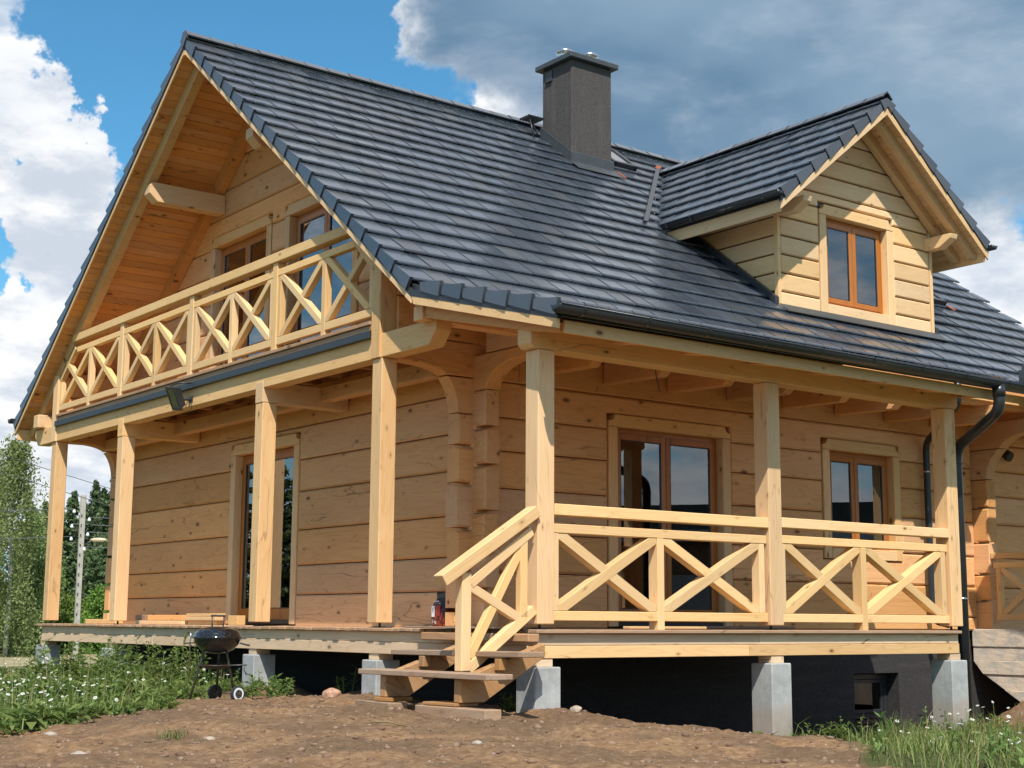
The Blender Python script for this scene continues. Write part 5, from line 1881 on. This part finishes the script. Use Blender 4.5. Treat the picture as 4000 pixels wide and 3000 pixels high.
G3 = 'overhead wires crossing the sky'
wire((2.5, 36.0, 8.1), (22.0, 86.0, 13.0), 0.0, 0.014, 'highest overhead wire in the sky left of the roof edge, running behind the eave', G3)
wire((-4.0, 31.0, 6.9), (38.0, 66.6, 4.0), 0.35, 0.013, 'middle overhead wire passing behind the leftmost porch post above the birch', G3)
wire((-2.0, 31.0, 5.9), (38.0, 66.0, 2.9), 0.3, 0.013, 'lowest overhead wire in the sky between the first two porch posts', G3)
for k, (u, z, nm_) in enumerate(((0.34, 6.95, 'uppermost'), (-0.5, 6.62, 'second highest'), (0.30, 6.22, 'third highest'), (0.17, 5.5, 'lowest'))):
    c = PB + RV * u + Vector((0, 0, z))
    wire(c, c + RV * 60 + FV * 8 + Vector((0, 0, 0.2)), 0.7, 0.018, nm_ + ' thin wire running right from the utility pole insulators', 'wires on the utility pole')
for k, (u, z, nm_) in enumerate(((-0.42, 7.35, 'upper'), (-0.5, 6.0, 'lower'))):
    c = PB + RV * u + Vector((0, 0, z))
    wire(c, c - RV * 40 - FV * 25 + Vector((0, 0, -1.2)), 0.6, 0.018, nm_ + ' thin wire running left from the utility pole across the birch', 'wires on the utility pole')


# ---- vegetation --------------------------------------------------------------------------
def dpos(dx, w):
    """ground point seen in column dx of a 2212 px wide picture at distance w"""
    u = (dx - 1106) / 3180.5 * w * 0.987
    p = CAM + FV * w + RV * u
    return p.x, p.y


def quad_cloud(C, sx, sy, rng, up_bias=0.0):
    """random oriented quads at centres C; sizes sx, sy"""
    n = len(C)
    a = rng.normal(size=(n, 3))
    a[:, 2] -= up_bias
    a /= np.linalg.norm(a, axis=1)[:, None]
    b = rng.normal(size=(n, 3))
    b = np.cross(a, b)
    b /= np.linalg.norm(b, axis=1)[:, None]
    sx = np.broadcast_to(np.asarray(sx), (n,))[:, None]
    sy = np.broadcast_to(np.asarray(sy), (n,))[:, None]
    V = np.stack([C - a * sx, C - b * sy, C + a * sx, C + b * sy], 1)
    F = np.arange(n * 4).reshape(n, 4)
    return V.reshape(-1, 3), F


def conifer_mesh(seed, H_, R_, pine):
    rng = np.random.default_rng(seed)
    C = []
    nb = 150
    for i in range(nb):
        t = (i + rng.random()) / nb
        z = H_ * (0.06 + 0.94 * t)
        if pine:
            r = R_ * (1 - t ** 2.0) * rng.uniform(0.35, 1.05) + 0.10
        else:
            r = R_ * (1 - t) ** 0.9 * rng.uniform(0.5, 1.08) + 0.06
        az = rng.random() * 6.283
        k = int(10 + 30 * r / R_)
        s = np.sqrt(rng.random(k)) * r
        droop = (0.10 if pine else -0.22) * s + (0.18 * s ** 2 / max(r, .3) if not pine else 0.1 * s)
        side = rng.normal(size=k) * 0.085 * (0.3 + s)
        x = np.cos(az) * s - np.sin(az) * side
        y = np.sin(az) * s + np.cos(az) * side
        zz = z + droop + rng.normal(size=k) * 0.06
        C.append(np.stack([x, y, zz], 1))
    C = np.concatenate(C)
    C = np.repeat(C, 2, 0) + rng.normal(size=(len(C) * 2, 3)) * 0.06
    return quad_cloud(C, rng.uniform(0.10, 0.22, len(C)), rng.uniform(0.05, 0.10, len(C)), rng)


def broad_mesh(seed, H_, R_, z0, ncl, leaf_n, leaf, droop):
    rng = np.random.default_rng(seed)
    C = []
    for i in range(ncl):
        t = rng.random() ** 0.8
        z = z0 + (H_ - z0) * t
        prof = math.sin(math.pi * min(1, 0.18 + 0.80 * t)) ** 0.7
        rr = R_ * prof * math.sqrt(rng.random()) * rng.uniform(0.75, 1.1)
        az = rng.random() * 6.283
        c = np.array([rr * math.cos(az), rr * math.sin(az), z])
        k = int(leaf_n * rng.uniform(0.5, 1.4))
        sp = rng.normal(size=(k, 3)) * np.array([0.30, 0.30, 0.22]) * (R_ / 2.2)
        if droop:
            sp *= np.array([0.62, 0.62, 1.0])
            sp[:, 2] -= np.abs(rng.normal(size=k)) * droop * rng.uniform(0.4, 1.3)
        C.append(c + sp)
    C = np.concatenate(C)
    C[:, 2] = np.maximum(C[:, 2], 0.05)
    return quad_cloud(C, rng.uniform(0.7, 1.2, len(C)) * leaf, rng.uniform(0.4, 0.7, len(C)) * leaf, rng)


def limb_tree(par, H_, r0, mat, loc, nl, rng):
    base = Vector(loc)
    P = [base + Vector((0.05 * math.sin(k), 0.05 * math.cos(2 * k), H_ * 0.96 * k / 6)) for k in range(7)]
    tr = sweep('trunk', P, [r0 * (1 - 0.9 * k / 6) + 0.015 for k in range(7)], mat, par, 8)
    for k in range(nl):
        t = rng.uniform(0.2, 0.85)
        az = rng.random() * 6.283
        p = base + Vector((0, 0, H_ * t))
        L = H_ * 0.20 * (1.1 - t)
        e = p + Vector((math.cos(az) * L, math.sin(az) * L, L * 0.6))
        sweep('limb', [p, (p + e) / 2 + Vector((0, 0, 0.1 * L)), e], [r0 * 0.35 * (1.1 - t), r0 * 0.25 * (1.1 - t), 0.012], mat, tr, 5)


con_meshes = []
for sd, hh, rr, pn in ((1, 10.0, 2.1, False), (2, 10.0, 2.6, True), (3, 10.0, 1.8, False), (4, 10.0, 2.9, True)):
    V_, F_ = conifer_mesh(sd, hh, rr, pn)
    o = fast('crown', V_, F_, PINEL if pn else SPRUCEL)
    con_meshes.append(o.data)
    bpy.data.objects.remove(o)
rng = np.random.default_rng(21)
conifers = [   # dx, distance, top row (2212 px), mesh, label
    (148, 122, 1076, 1, 'dark pine behind the leftmost porch post, rounded top'),
    (176, 126, 1100, 0, 'narrow spruce right behind the top of the utility pole'),
    (197, 120, 1052, 2, 'tallest pointed spruce between the first two porch posts'),
    (213, 127, 1068, 0, 'pointed spruce half hidden by its taller neighbour near the second porch post'),
    (240, 118, 1040, 3, 'broad dark pine partly hidden by the far house corner'),
    (90, 128, 1098, 2, 'small pointed conifer showing between the birch and the leftmost post'),
    (108, 124, 1106, 3, 'rounded conifer just left of the leftmost porch post'),
    (262, 124, 1070, 0, 'dark spruce mostly hidden behind the second porch post'),
    (60, 132, 1112, 1, 'dark conifer showing through the thin birch foliage'),
    (128, 131, 1120, 0, 'low spruce in the back row behind the leftmost porch post'),
    (222, 133, 1100, 3, 'low broad pine in the back row between the two porch posts'),
    (160, 114, 1190, 1, 'short bushy pine left of the utility pole foot'),
    (228, 112, 1170, 1, 'short bushy pine right of the street lamp'),
    (205, 110, 1210, 3, 'squat young pine below the street lamp')]
for dx, w_, top, mi, lab in conifers:
    x, y = dpos(dx, w_)
    zb = gz1(x, y)
    hgt = (1345 - top) / 3180.5 * w_ - zb
    t = empty('pine_tree' if mi in (1, 3) else 'spruce_tree', (x, y, zb))
    tag(t, lab, 'tree', 'conifers at the edge of the field')
    sc_ = hgt / 10.0
    wd = 1.0 if hgt > 10 else 1.25
    o = bpy.data.objects.new('crown', con_meshes[mi])
    COL.objects.link(o)
    place(o, Matrix.Translation((x, y, zb)) @ Matrix.Rotation(rng.random() * 6.28, 4, 'Z') @ Matrix.Diagonal((sc_ * wd, sc_ * wd, sc_, 1)), t)
    sweep('trunk', [(x, y, zb - 0.2), (x, y, zb + hgt * 0.5), (x, y, zb + hgt * 0.95)], [0.20 * sc_, 0.12 * sc_, 0.02], BARK, t, 7)

birches = [(18, 92, 955, 2.6, 5, 'tall drooping birch at the left edge, its top against the sky'),
           (66, 98, 1112, 2.0, 6, 'shorter birch with hanging twigs, right of the tall birch'),
           (-40, 96, 1000, 2.6, 7, 'birch cut by the left picture edge')]
for dx, w_, top, R_, sd, lab in birches:
    x, y = dpos(dx, w_)
    zb = gz1(x, y)
    hgt = (1345 - top) / 3180.5 * w_ - zb
    t = empty('birch_tree', (x, y, zb))
    tag(t, lab, 'tree', 'birches at the edge of the field')
    V_, F_ = broad_mesh(sd, hgt, R_, 1.0, 105, 150, 0.105, 1.9)
    fast('crown', V_, F_, BIRCHL, t, (x, y, zb))
    limb_tree(t, hgt, 0.16, BIRCHB, (x, y, zb - 0.1), 12, rng)
shrubs = [(8, 102, 1262, 2.6, 'bright green bush at the left edge below the birch'),
          (48, 100, 1300, 2.4, 'low bright bush left of the leftmost porch post, nearest the field'),
          (82, 104, 1225, 2.7, 'tall rounded green bush left of the leftmost porch post'),
          (132, 103, 1290, 2.2, 'green bush between the leftmost porch post and the utility pole'),
          (196, 104, 1310, 2.3, 'low green bush right of the utility pole foot'),
          (228, 102, 1285, 2.1, 'green bush against the second porch post'),
          (-30, 101, 1280, 2.6, 'bush cut by the left picture edge'),
          (258, 104, 1290, 2.4, 'green bush hidden behind the second porch post')]
for i, (dx, w_, top, R_, lab) in enumerate(shrubs):
    x, y = dpos(dx, w_)
    zb = gz1(x, y)
    hgt = (1345 - top) / 3180.5 * w_ - zb
    t = empty('bush', (x, y, zb))
    tag(t, lab, 'bush', 'bushes along the field edge')
    V_, F_ = broad_mesh(40 + i, hgt, R_, 0.0, 70, 80, 0.12, 0.0)
    fast('foliage', V_, F_, SHRUBL, t, (x, y, zb))


def blades(n, sampler, hmin, hmax, width, lean, rng):
    x, y = sampler(n, rng)
    n = len(x)
    z = gz_at(x, y) - 0.01
    cl = 0.75 + 0.30 * np.sin(x * 3.7 + 1.0) * np.sin(y * 4.3) + 0.25 * np.sin(x * 9.1 + y * 7.7)
    h = rng.uniform(hmin, hmax, n) * np.clip(cl, 0.35, 1.3)
    az = rng.random(n) * 6.283
    d = np.stack([np.cos(az), np.sin(az), np.zeros(n)], 1)
    s = np.stack([-np.sin(az), np.cos(az), np.zeros(n)], 1)
    w_ = (width * rng.uniform(0.6, 1.3, n))[:, None]
    ln = (lean * rng.uniform(0.2, 1.4, n))[:, None]
    b = np.stack([x, y, z], 1)
    zz = np.array([0, 0, 1.0])
    hh = h[:, None]
    p1 = b + zz * hh * 0.55 + d * hh * ln * 0.35
    p2 = b + zz * hh * (1 - 0.25 * ln) + d * hh * ln
    V = np.stack([b - s * w_, b + s * w_, p1 - s * w_ * 0.8, p1 + s * w_ * 0.8, p2 - s * w_ * 0.12, p2 + s * w_ * 0.12], 1)
    base = np.arange(n)[:, None] * 6
    F = np.concatenate([base + np.array([0, 1, 3, 2]), base + np.array([2, 3, 5, 4])], 0)
    return V.reshape(-1, 3), F


def leafy(x, y, h, nl, llen, rng, zoff=0.0):
    """upright leafy stems: pointed leaves spiralling up a stalk"""
    n = len(x)
    z = gz_at(x, y) + zoff
    lean = rng.normal(size=(n, 2)) * 0.16
    Vs, Fs, off = [], [], 0
    t = (np.arange(nl) + 0.6)[None, :] / nl + rng.normal(size=(n, nl)) * 0.03
    az = rng.random((n, 1)) * 6.283 + np.arange(nl)[None, :] * 2.4 + rng.normal(size=(n, nl)) * 0.3
    cx = x[:, None] + lean[:, :1] * h[:, None] * t
    cy = y[:, None] + lean[:, 1:] * h[:, None] * t
    cz = z[:, None] + h[:, None] * t
    L = llen * (1.15 - 0.6 * t) * rng.uniform(0.7, 1.3, (n, nl)) * (h[:, None] / h.mean()) ** 0.5
    dr = rng.uniform(-0.5, 0.45, (n, nl))
    dx_, dy_ = np.cos(az), np.sin(az)
    sx, sy = -dy_, dx_
    W = L * rng.uniform(0.16, 0.26, (n, nl))
    b = np.stack([cx, cy, cz], -1)
    m1 = b + np.stack([dx_ * L * .5, dy_ * L * .5, L * (0.30 + dr * .2)], -1)
    tip = b + np.stack([dx_ * L, dy_ * L, L * (0.25 + dr)], -1)
    sd = np.stack([sx * W, sy * W, np.zeros_like(W)], -1)
    V = np.stack([b, m1 - sd, tip, m1 + sd], -2).reshape(-1, 3)
    F = np.arange(len(V)).reshape(-1, 4)
    # stalks
    top = np.stack([x + lean[:, 0] * h, y + lean[:, 1] * h, z + h], 1)
    bot = np.stack([x, y, z - 0.02], 1)
    e = np.array([0.003, -0.002, 0])
    V2 = np.stack([bot - e, bot + e, top + e, top - e], 1).reshape(-1, 3)
    F2 = np.arange(len(V2)).reshape(-1, 4) + len(V)
    return np.concatenate([V, V2]), np.concatenate([F, F2]), top


def daisies(x, y, h, r, rng):
    n = len(x)
    z = gz_at(x, y)
    lean = rng.normal(size=(n, 2)) * 0.10
    top = np.stack([x + lean[:, 0] * h, y + lean[:, 1] * h, z + h], 1)
    nrm = rng.normal(size=(n, 3)) * 0.45 + np.array([-0.15, -0.25, 1.0])
    nrm /= np.linalg.norm(nrm, axis=1)[:, None]
    a = np.cross(nrm, np.array([1.0, 0.2, 0]))
    a /= np.linalg.norm(a, axis=1)[:, None]
    b = np.cross(nrm, a)
    V, F = [], []
    k = 7
    R_ = (r * rng.uniform(0.75, 1.2, n))[:, None]
    quads = []
    for i in range(k):
        th = 2 * math.pi * i / k
        d = a * math.cos(th) + b * math.sin(th)
        s = -a * math.sin(th) + b * math.cos(th)
        quads.append(np.stack([top + d * R_ * .2, top + d * R_ * .75 - s * R_ * .30 - nrm * R_ * 0.1, top + d * R_ - nrm * R_ * 0.2, top + d * R_ * .75 + s * R_ * .30 - nrm * R_ * 0.1], 1))
    Vp = np.concatenate(quads).reshape(-1, 3)
    Fp = np.arange(len(Vp)).reshape(-1, 4)
    c = top + nrm * R_ * 0.08
    Vy = np.stack([c - a * R_ * .3, c - b * R_ * .3, c + a * R_ * .3, c + b * R_ * .3], 1).reshape(-1, 3)
    Fy = np.arange(len(Vy)).reshape(-1, 4)
    bot = np.stack([x, y, z], 1)
    e = np.array([0.002, -0.0015, 0])
    Vs = np.stack([bot - e, bot + e, top + e, top - e], 1).reshape(-1, 3)
    Fs = np.arange(len(Vs)).reshape(-1, 4)
    return (Vp, Fp), (Vy, Fy), (Vs, Fs)


def in_view(x, y, lo=-0.40, hi=0.40):
    w_ = (x - CAM.x) * FV.x + (y - CAM.y) * FV.y
    u = (x - CAM.x) * RV.x + (y - CAM.y) * RV.y
    return (w_ > 2) & (u / w_ > lo) & (u / w_ < hi)


def samp_left(n, rng, edge=0.0, wmax=30.0, power=1.0):
    x = rng.uniform(-7.0, 8.0, n * 6)
    y = rng.uniform(-2.0, 24.0, n * 6)
    lim = 5.10 + edge - 0.25 * np.sin(x * 1.7) - 0.15 * np.sin(y * 3.1) + 1.1 * rng.random(n * 6) ** 2.5 + 0.45 * np.exp(-((x + 1.2) / 0.9) ** 2)
    w_ = (x - CAM.x) * FV.x + (y - CAM.y) * FV.y
    ok = (y - x > lim) & in_view(x, y, -0.42, 0.1) & (w_ < wmax) & ((x + 1.4) ** 2 + (y - 3.75) ** 2 > 0.16) & ~((x > 0.45) & (y < 13.5))
    ok &= rng.random(n * 6) < np.clip((13.5 / w_) ** power, 0, 1)
    i = np.nonzero(ok)[0][:n]
    return x[i], y[i]


def samp_right(n, rng, edge=0.0):
    x = rng.uniform(-3.5, 11.0, n * 4)
    y = rng.uniform(-8.5, 1.6, n * 4)
    d = x - 0.857 * y + 0.22 * np.sin(y * 2.3) - 2.9 - edge - 0.5 * rng.random(n * 4)
    dens = np.clip(0.12 + d * 0.65, 0, 1)
    patch = np.sin(x * 2.1 + 1.3) * np.sin(y * 2.7 + 0.4) + 0.35 * np.sin(x * 5.3)
    ok = (d > 0) & in_view(x, y, -0.1, 0.42) & (rng.random(n * 4) < dens) & ((patch > -0.45) | (y < -1.2)) & ~((x < 5.9) & (y > -0.12 - 0.0 * x)) & (y < 0.75) & ~((x > 7.3) & (y > -0.75) & (rng.random(n * 4) > 0.10))
    i = np.nonzero(ok)[0][:n]
    return x[i], y[i]


rv = np.random.default_rng(77)


def cat(*parts):
    V, F, o = [], [], 0
    for v, f in parts:
        V.append(v)
        F.append(f + o)
        o += len(v)
    return np.concatenate(V), np.concatenate(F)


# left weeds
V_, F_ = blades(9000, lambda n, g: samp_left(n, g, 0.0, 21.0, 1.0), 0.08, 0.26, 0.0045, 0.6, rv)
V2, F2 = blades(8000, lambda n, g: samp_left(n, g, 0.3, 15.5, 1.0), 0.10, 0.27, 0.0045, 0.6, rv)
V_, F_ = cat((V_, F_), (V2, F2))
tag(fast('wild_grass', V_, F_, GRASSM), 'green wild grass growing beside the porch at the left', 'grass', None, 'stuff')
x, y = samp_left(3300, rv, 0.0, 22.0)
hh_ = rv.uniform(0.06, 0.22, len(x)) * (0.75 + 0.35 * np.sin(x * 1.3 + y * 0.8))
V_, F_, _t = leafy(x, y, np.maximum(hh_, 0.07), 11, 0.125, rv)
x2, y2 = samp_left(2600, rv, 0.6, 24.0)
keep = (x2 > -1.7) & (x2 < 0.2) & (y2 > 6.0) & (y2 < 9.0) & (rv.random(len(x2)) < 0.6)
x2, y2 = x2[keep], y2[keep]
V2, F2, _t = leafy(x2, y2, rv.uniform(0.18, 0.60, len(x2)), 20, 0.125, rv)
V_, F_ = cat((V_, F_), (V2, F2))
tag(fast('weeds', V_, F_, WEEDM), 'leafy green weeds crowding the deck edge at the left', 'weeds', None, 'stuff')
V2, F2 = blades(1400, lambda n, g: samp_left(n, g, 0.2, 22.0, 0.7), 0.22, 0.55, 0.0028, 0.5, rv)
tag(fast('seed_stalks', V2, F2, DRYM), 'thin straw coloured seed stalks standing among the weeds at the left', 'grass', None, 'stuff')
x, y = samp_left(1700, rv, 0.35, 24.0, 0.3)
patch = np.sin(x * 1.5 + 0.6) + np.sin(y * 1.2 + 1.0) + 0.5 * np.sin(x * 3 + y * 2)
k_ = (patch > 0.15) | (rv.random(len(x)) < 0.18)
x, y = x[k_], y[k_]
pp_, yy_, ss_ = daisies(x, y, rv.uniform(0.10, 0.30, len(x)), 0.019, rv)
tag(fast('daisies', pp_[0], pp_[1], PETAL), 'white daisies in bloom among the weeds at the left', 'flowers', None, 'stuff')
tag(fast('daisy_hearts', yy_[0], yy_[1], YOLK), 'yellow hearts of the daisies at the left', 'flowers', None, 'stuff')
tag(fast('daisy_stems', ss_[0], ss_[1], WEEDM), 'thin stems of the daisies at the left', 'flowers', None, 'stuff')
# right grass
V_, F_ = blades(24000, samp_right, 0.06, 0.27, 0.0042, 0.8, rv)
tag(fast('meadow_grass', V_, F_, GRASSM), 'long green grass in front of the right concrete pier', 'grass', None, 'stuff')
V_, F_ = blades(1500, samp_right, 0.15, 0.42, 0.0030, 0.7, rv)
tag(fast('dry_grass', V_, F_, DRYM), 'dry straw coloured stalks in the grass at the right', 'grass', None, 'stuff')
x, y = samp_right(420, rv, 0.25)
V_, F_, _t = leafy(x, y, rv.uniform(0.08, 0.28, len(x)), 10, 0.085, rv)
tag(fast('meadow_weeds', V_, F_, WEEDM), 'low leafy weeds in the grass at the right', 'weeds', None, 'stuff')
x, y = samp_right(300, rv, 0.9)
pp_, yy_, ss_ = daisies(x, y, rv.uniform(0.16, 0.34, len(x)), 0.024, rv)
tag(fast('meadow_daisies', pp_[0], pp_[1], PETAL), 'few white daisies in the grass at the right', 'flowers', None, 'stuff')
tag(fast('meadow_daisy_hearts', yy_[0], yy_[1], YOLK), 'yellow hearts of the daisies at the right', 'flowers', None, 'stuff')
tag(fast('meadow_daisy_stems', ss_[0], ss_[1], WEEDM), 'thin stems of the daisies at the right', 'flowers', None, 'stuff')


def plant(name, x, y, h, n, llen, lab, spread=0.05, nl=14):
    e = empty(name, (x, y, gz1(x, y)))
    tag(e, lab, 'plant')
    xs_ = x + rv.normal(size=n) * spread
    ys_ = y + rv.normal(size=n) * spread
    V, F, _ = leafy(xs_, ys_, rv.uniform(0.6, 1.1, n) * h, nl, llen, rv)
    fast('leaves', V, F, WEEDM, e)
    return e


plant('weed', -0.28, 7.3, 0.62, 7, 0.12, 'tall leafy weed rising in front of the dark gap left of the grill', 0.16, 20)
plant('weed', -0.55, 4.05, 0.30, 8, 0.11, 'leafy weed clump at the foot of the third pier, right of the grill', 0.14)
plant('weed', -0.22, 4.75, 0.28, 6, 0.10, 'leafy weed between the grill wheels and the third pier', 0.10)
plant('weed', 0.10, 0.62, 0.16, 4, 0.09, 'small green weed in the shade under the wooden stairs', 0.06)
plant('weed', 0.35, 4.0, 0.30, 3, 0.08, 'small weed in the dark below the deck between the third and fourth piers', 0.06)
plant('weed', 1.9, -1.25, 0.13, 14, 0.12, 'low bright rosette of weeds on the soil left of the grass, at the bottom', 0.14)
plant('weed', 3.55, -0.55, 0.22, 9, 0.10, 'leafy weed on the soil right of the second porch pier', 0.12)
plant('weed', 9.3, 0.9, 0.30, 8, 0.09, 'green weed on the dirt heap below the concrete stairs', 0.2)
# grass tufts
for x, y, h, n, lab in ((-3.86, -0.65, 0.16, 60, 'lone small grass tuft on the bare soil at the lower left'),
                        (4.2, -0.75, 0.42, 90, 'tall upright grass tuft between the two right porch piers'),
                        (3.45, -1.0, 0.22, 70, 'short grass tuft on the soil in front of the second pier'),
                        (5.75, -0.45, 0.45, 80, 'tall seeding grass tuft in front of the right pier')):
    V, F = blades(n, lambda q, g: (x + g.normal(size=q) * 0.05, y + g.normal(size=q) * 0.05), h * 0.4, h, 0.004, 0.55, rv)
    o = fast('grass_tuft', V, F, GRASSM)
    tag(o, lab, 'grass tuft', None, 'stuff')

# pebbles and stones
ico = bmesh.new()
bmesh.ops.create_icosphere(ico, subdivisions=1, radius=1.0)
IV = np.array([v.co[:] for v in ico.verts])
IF = np.array([[v.index for v in f.verts] for f in ico.faces])
ico.free()


def stones(n, smin, smax, rng, xr=(-7, 4.5), yr=(-6.5, 4.5)):
    x = rng.uniform(*xr, n)
    y = rng.uniform(*yr, n)
    ok = in_view(x, y, -0.42, 0.42) & (zone_np(x, y) < 0.4) & ~((y > 0.6) & (x > 0.6))
    x, y = x[ok], y[ok]
    n = len(x)
    s = smin * (smax / smin) ** (rng.random(n) ** 2.2)
    q = IV[None] * (1 + rng.normal(size=(n, len(IV), 1)) * 0.16)
    q = q * (rng.uniform(0.6, 1.3, (n, 1, 3)) * np.array([1, 1, 0.62]))
    az = rng.random(n) * 6.28
    c, s_ = np.cos(az)[:, None], np.sin(az)[:, None]
    X = q[..., 0] * c - q[..., 1] * s_
    Y = q[..., 0] * s_ + q[..., 1] * c
    V = np.stack([X, Y, q[..., 2]], -1) * s[:, None, None]
    V += np.stack([x, y, gz_at(x, y) + s * 0.12], 1)[:, None, :]
    F = (IF[None] + (np.arange(n) * len(IV))[:, None, None])
    return V.reshape(-1, 3), F.reshape(-1, 3)


PEB = leaf('pebble', (0.18, 0.125, 0.085), (0.40, 0.31, 0.23), trans=0.0, rough=0.9)
V_, F_ = stones(2600, 0.004, 0.019, rv)
tag(fast('pebbles', V_, F_, PEB, tris=True), 'small pebbles scattered over the bare soil', 'pebbles', None, 'stuff')
CLOD = leaf('soil_clod', (0.15, 0.095, 0.056), (0.30, 0.205, 0.128), trans=0.0, rough=0.95)
V_, F_ = stones(6500, 0.006, 0.034, rv)
tag(fast('soil_clods', V_, F_, CLOD, tris=True), 'crumbly clods of earth lying on the bare soil', 'clods', None, 'stuff')


def rock(x, y, s, lab, mat=STONE, flat=0.6):
    V = []
    for v in IV:
        f = 1 + 0.28 * mnoise.noise(Vector(v * 1.7 + np.array([x * 3, y * 3, 0])))
        V.append((x + v[0] * s * f * 1.25, y + v[1] * s * f, gz1(x, y) + s * 0.2 + v[2] * s * f * flat))
    o = mk('stone', V, [tuple(f) for f in IF], mat, None, (1, 0, 0), s * 0.12)
    tag(o, lab, 'stone')


PALE = plain('pale_stone', (0.34, 0.285, 0.23), rough=0.9, nscale=14, namp=0.25, bump=0.006)
PINK = plain('pink_stone', (0.42, 0.24, 0.16), rough=0.9, nscale=14, namp=0.3, bump=0.008)
rock(-0.22, 3.35, 0.11, 'pinkish rough stone on the dirt between the third and fourth piers', PINK, 0.8)
rock(-4.75, -1.15, 0.055, 'smooth pale stone on the soil at the far lower left', PALE)
rock(-4.55, -0.05, 0.045, 'pale flat stone at the soil edge by the weeds, lower left', PALE)
rock(-3.72, -0.95, 0.04, 'brownish flat stone on the soil left of the lone grass tuft', STONE)
rock(0.28, -0.22, 0.06, 'rounded stone leaning on the foot of the front corner pier', STONE, 0.8)
rock(-2.55, -2.6, 0.035, 'pale stone on the soil at the bottom, below the stairs', PALE)
stk = sweep('dry_stick', [(-2.35, -0.9, gz1(-2.35, -0.9) + 0.02), (-2.25, -1.0, gz1(-2.25, -1.0) + 0.025), (-2.13, -1.08, gz1(-2.13, -1.08) + 0.015)], 0.007, DRYM, None, 6)
tag(stk, 'short pale dry stick lying on the bare soil in front of the stairs', 'stick')

# ---- far wood on the left, mirrored in the gable windows
Vw, Fw, ow = [], [], 0
for k in range(36):
    x, y = -92 + (k % 18) * 4.4 + rv.normal() * 0.8, 88 + 0.5 * (k % 18) + 5 * (k // 18) + rv.normal() * 1.5
    mm = con_meshes[k % 4]
    co = np.empty(len(mm.vertices) * 3, np.float32)
    mm.vertices.foreach_get('co', co)
    co = co.reshape(-1, 3) * np.array([1.7, 1.7, rv.uniform(1.3, 1.8)]) + np.array([x, y, gz1(x, y)])
    Vw.append(co)
    Fw.append(np.arange(len(co)).reshape(-1, 4) + ow)
    ow += len(co)
tag(fast('far_wood', np.concatenate(Vw), np.concatenate(Fw), PINEL), 'dark far-off wood, seen mirrored in the glass of the left patio door', 'wood', None, 'stuff')

# ---- neighbour's building, seen only as a reflection in the window panes -----------------
nb = empty('neighbour_building', (50, -42, -1.0))
tag(nb, 'long low dark building mirrored in the porch windows', 'building')


def nbx(a0, a1, b0, b1, z0, z1, name, mat):
    c = Vector((48, -42, 0))
    al, be = Vector((0.60, 0.80, 0)), Vector((0.80, -0.60, 0))
    V = [c + al * a + be * b + Vector((0, 0, z)) for a in (a0, a1) for b in (b0, b1) for z in (z0, z1)]
    return mk(name, V, BOXF, mat, nb, al, 0)


NBW = plain('brown_brick', (0.14, 0.065, 0.035), rough=0.8, nscale=3, namp=0.3)
NBR = plain('dark_roofing', (0.03, 0.028, 0.026), rough=0.6, nscale=3)
nbx(-22, 22, 0, 12, -2.2, 4.4, 'wall', NBW)
nbx(-23, 23, -1, 13, 4.4, 5.0, 'eave_band', plain('grey_fascia', (0.30, 0.31, 0.33), 0.6))
nbx(-22.6, 22.6, -0.6, 12.6, 5.0, 6.4, 'roof', NBR)
for k in range(7):
    nbx(-19 + k * 6, -16.4 + k * 6, -0.05, 0.0, 0.4, 2.6, 'window', WINDARK)
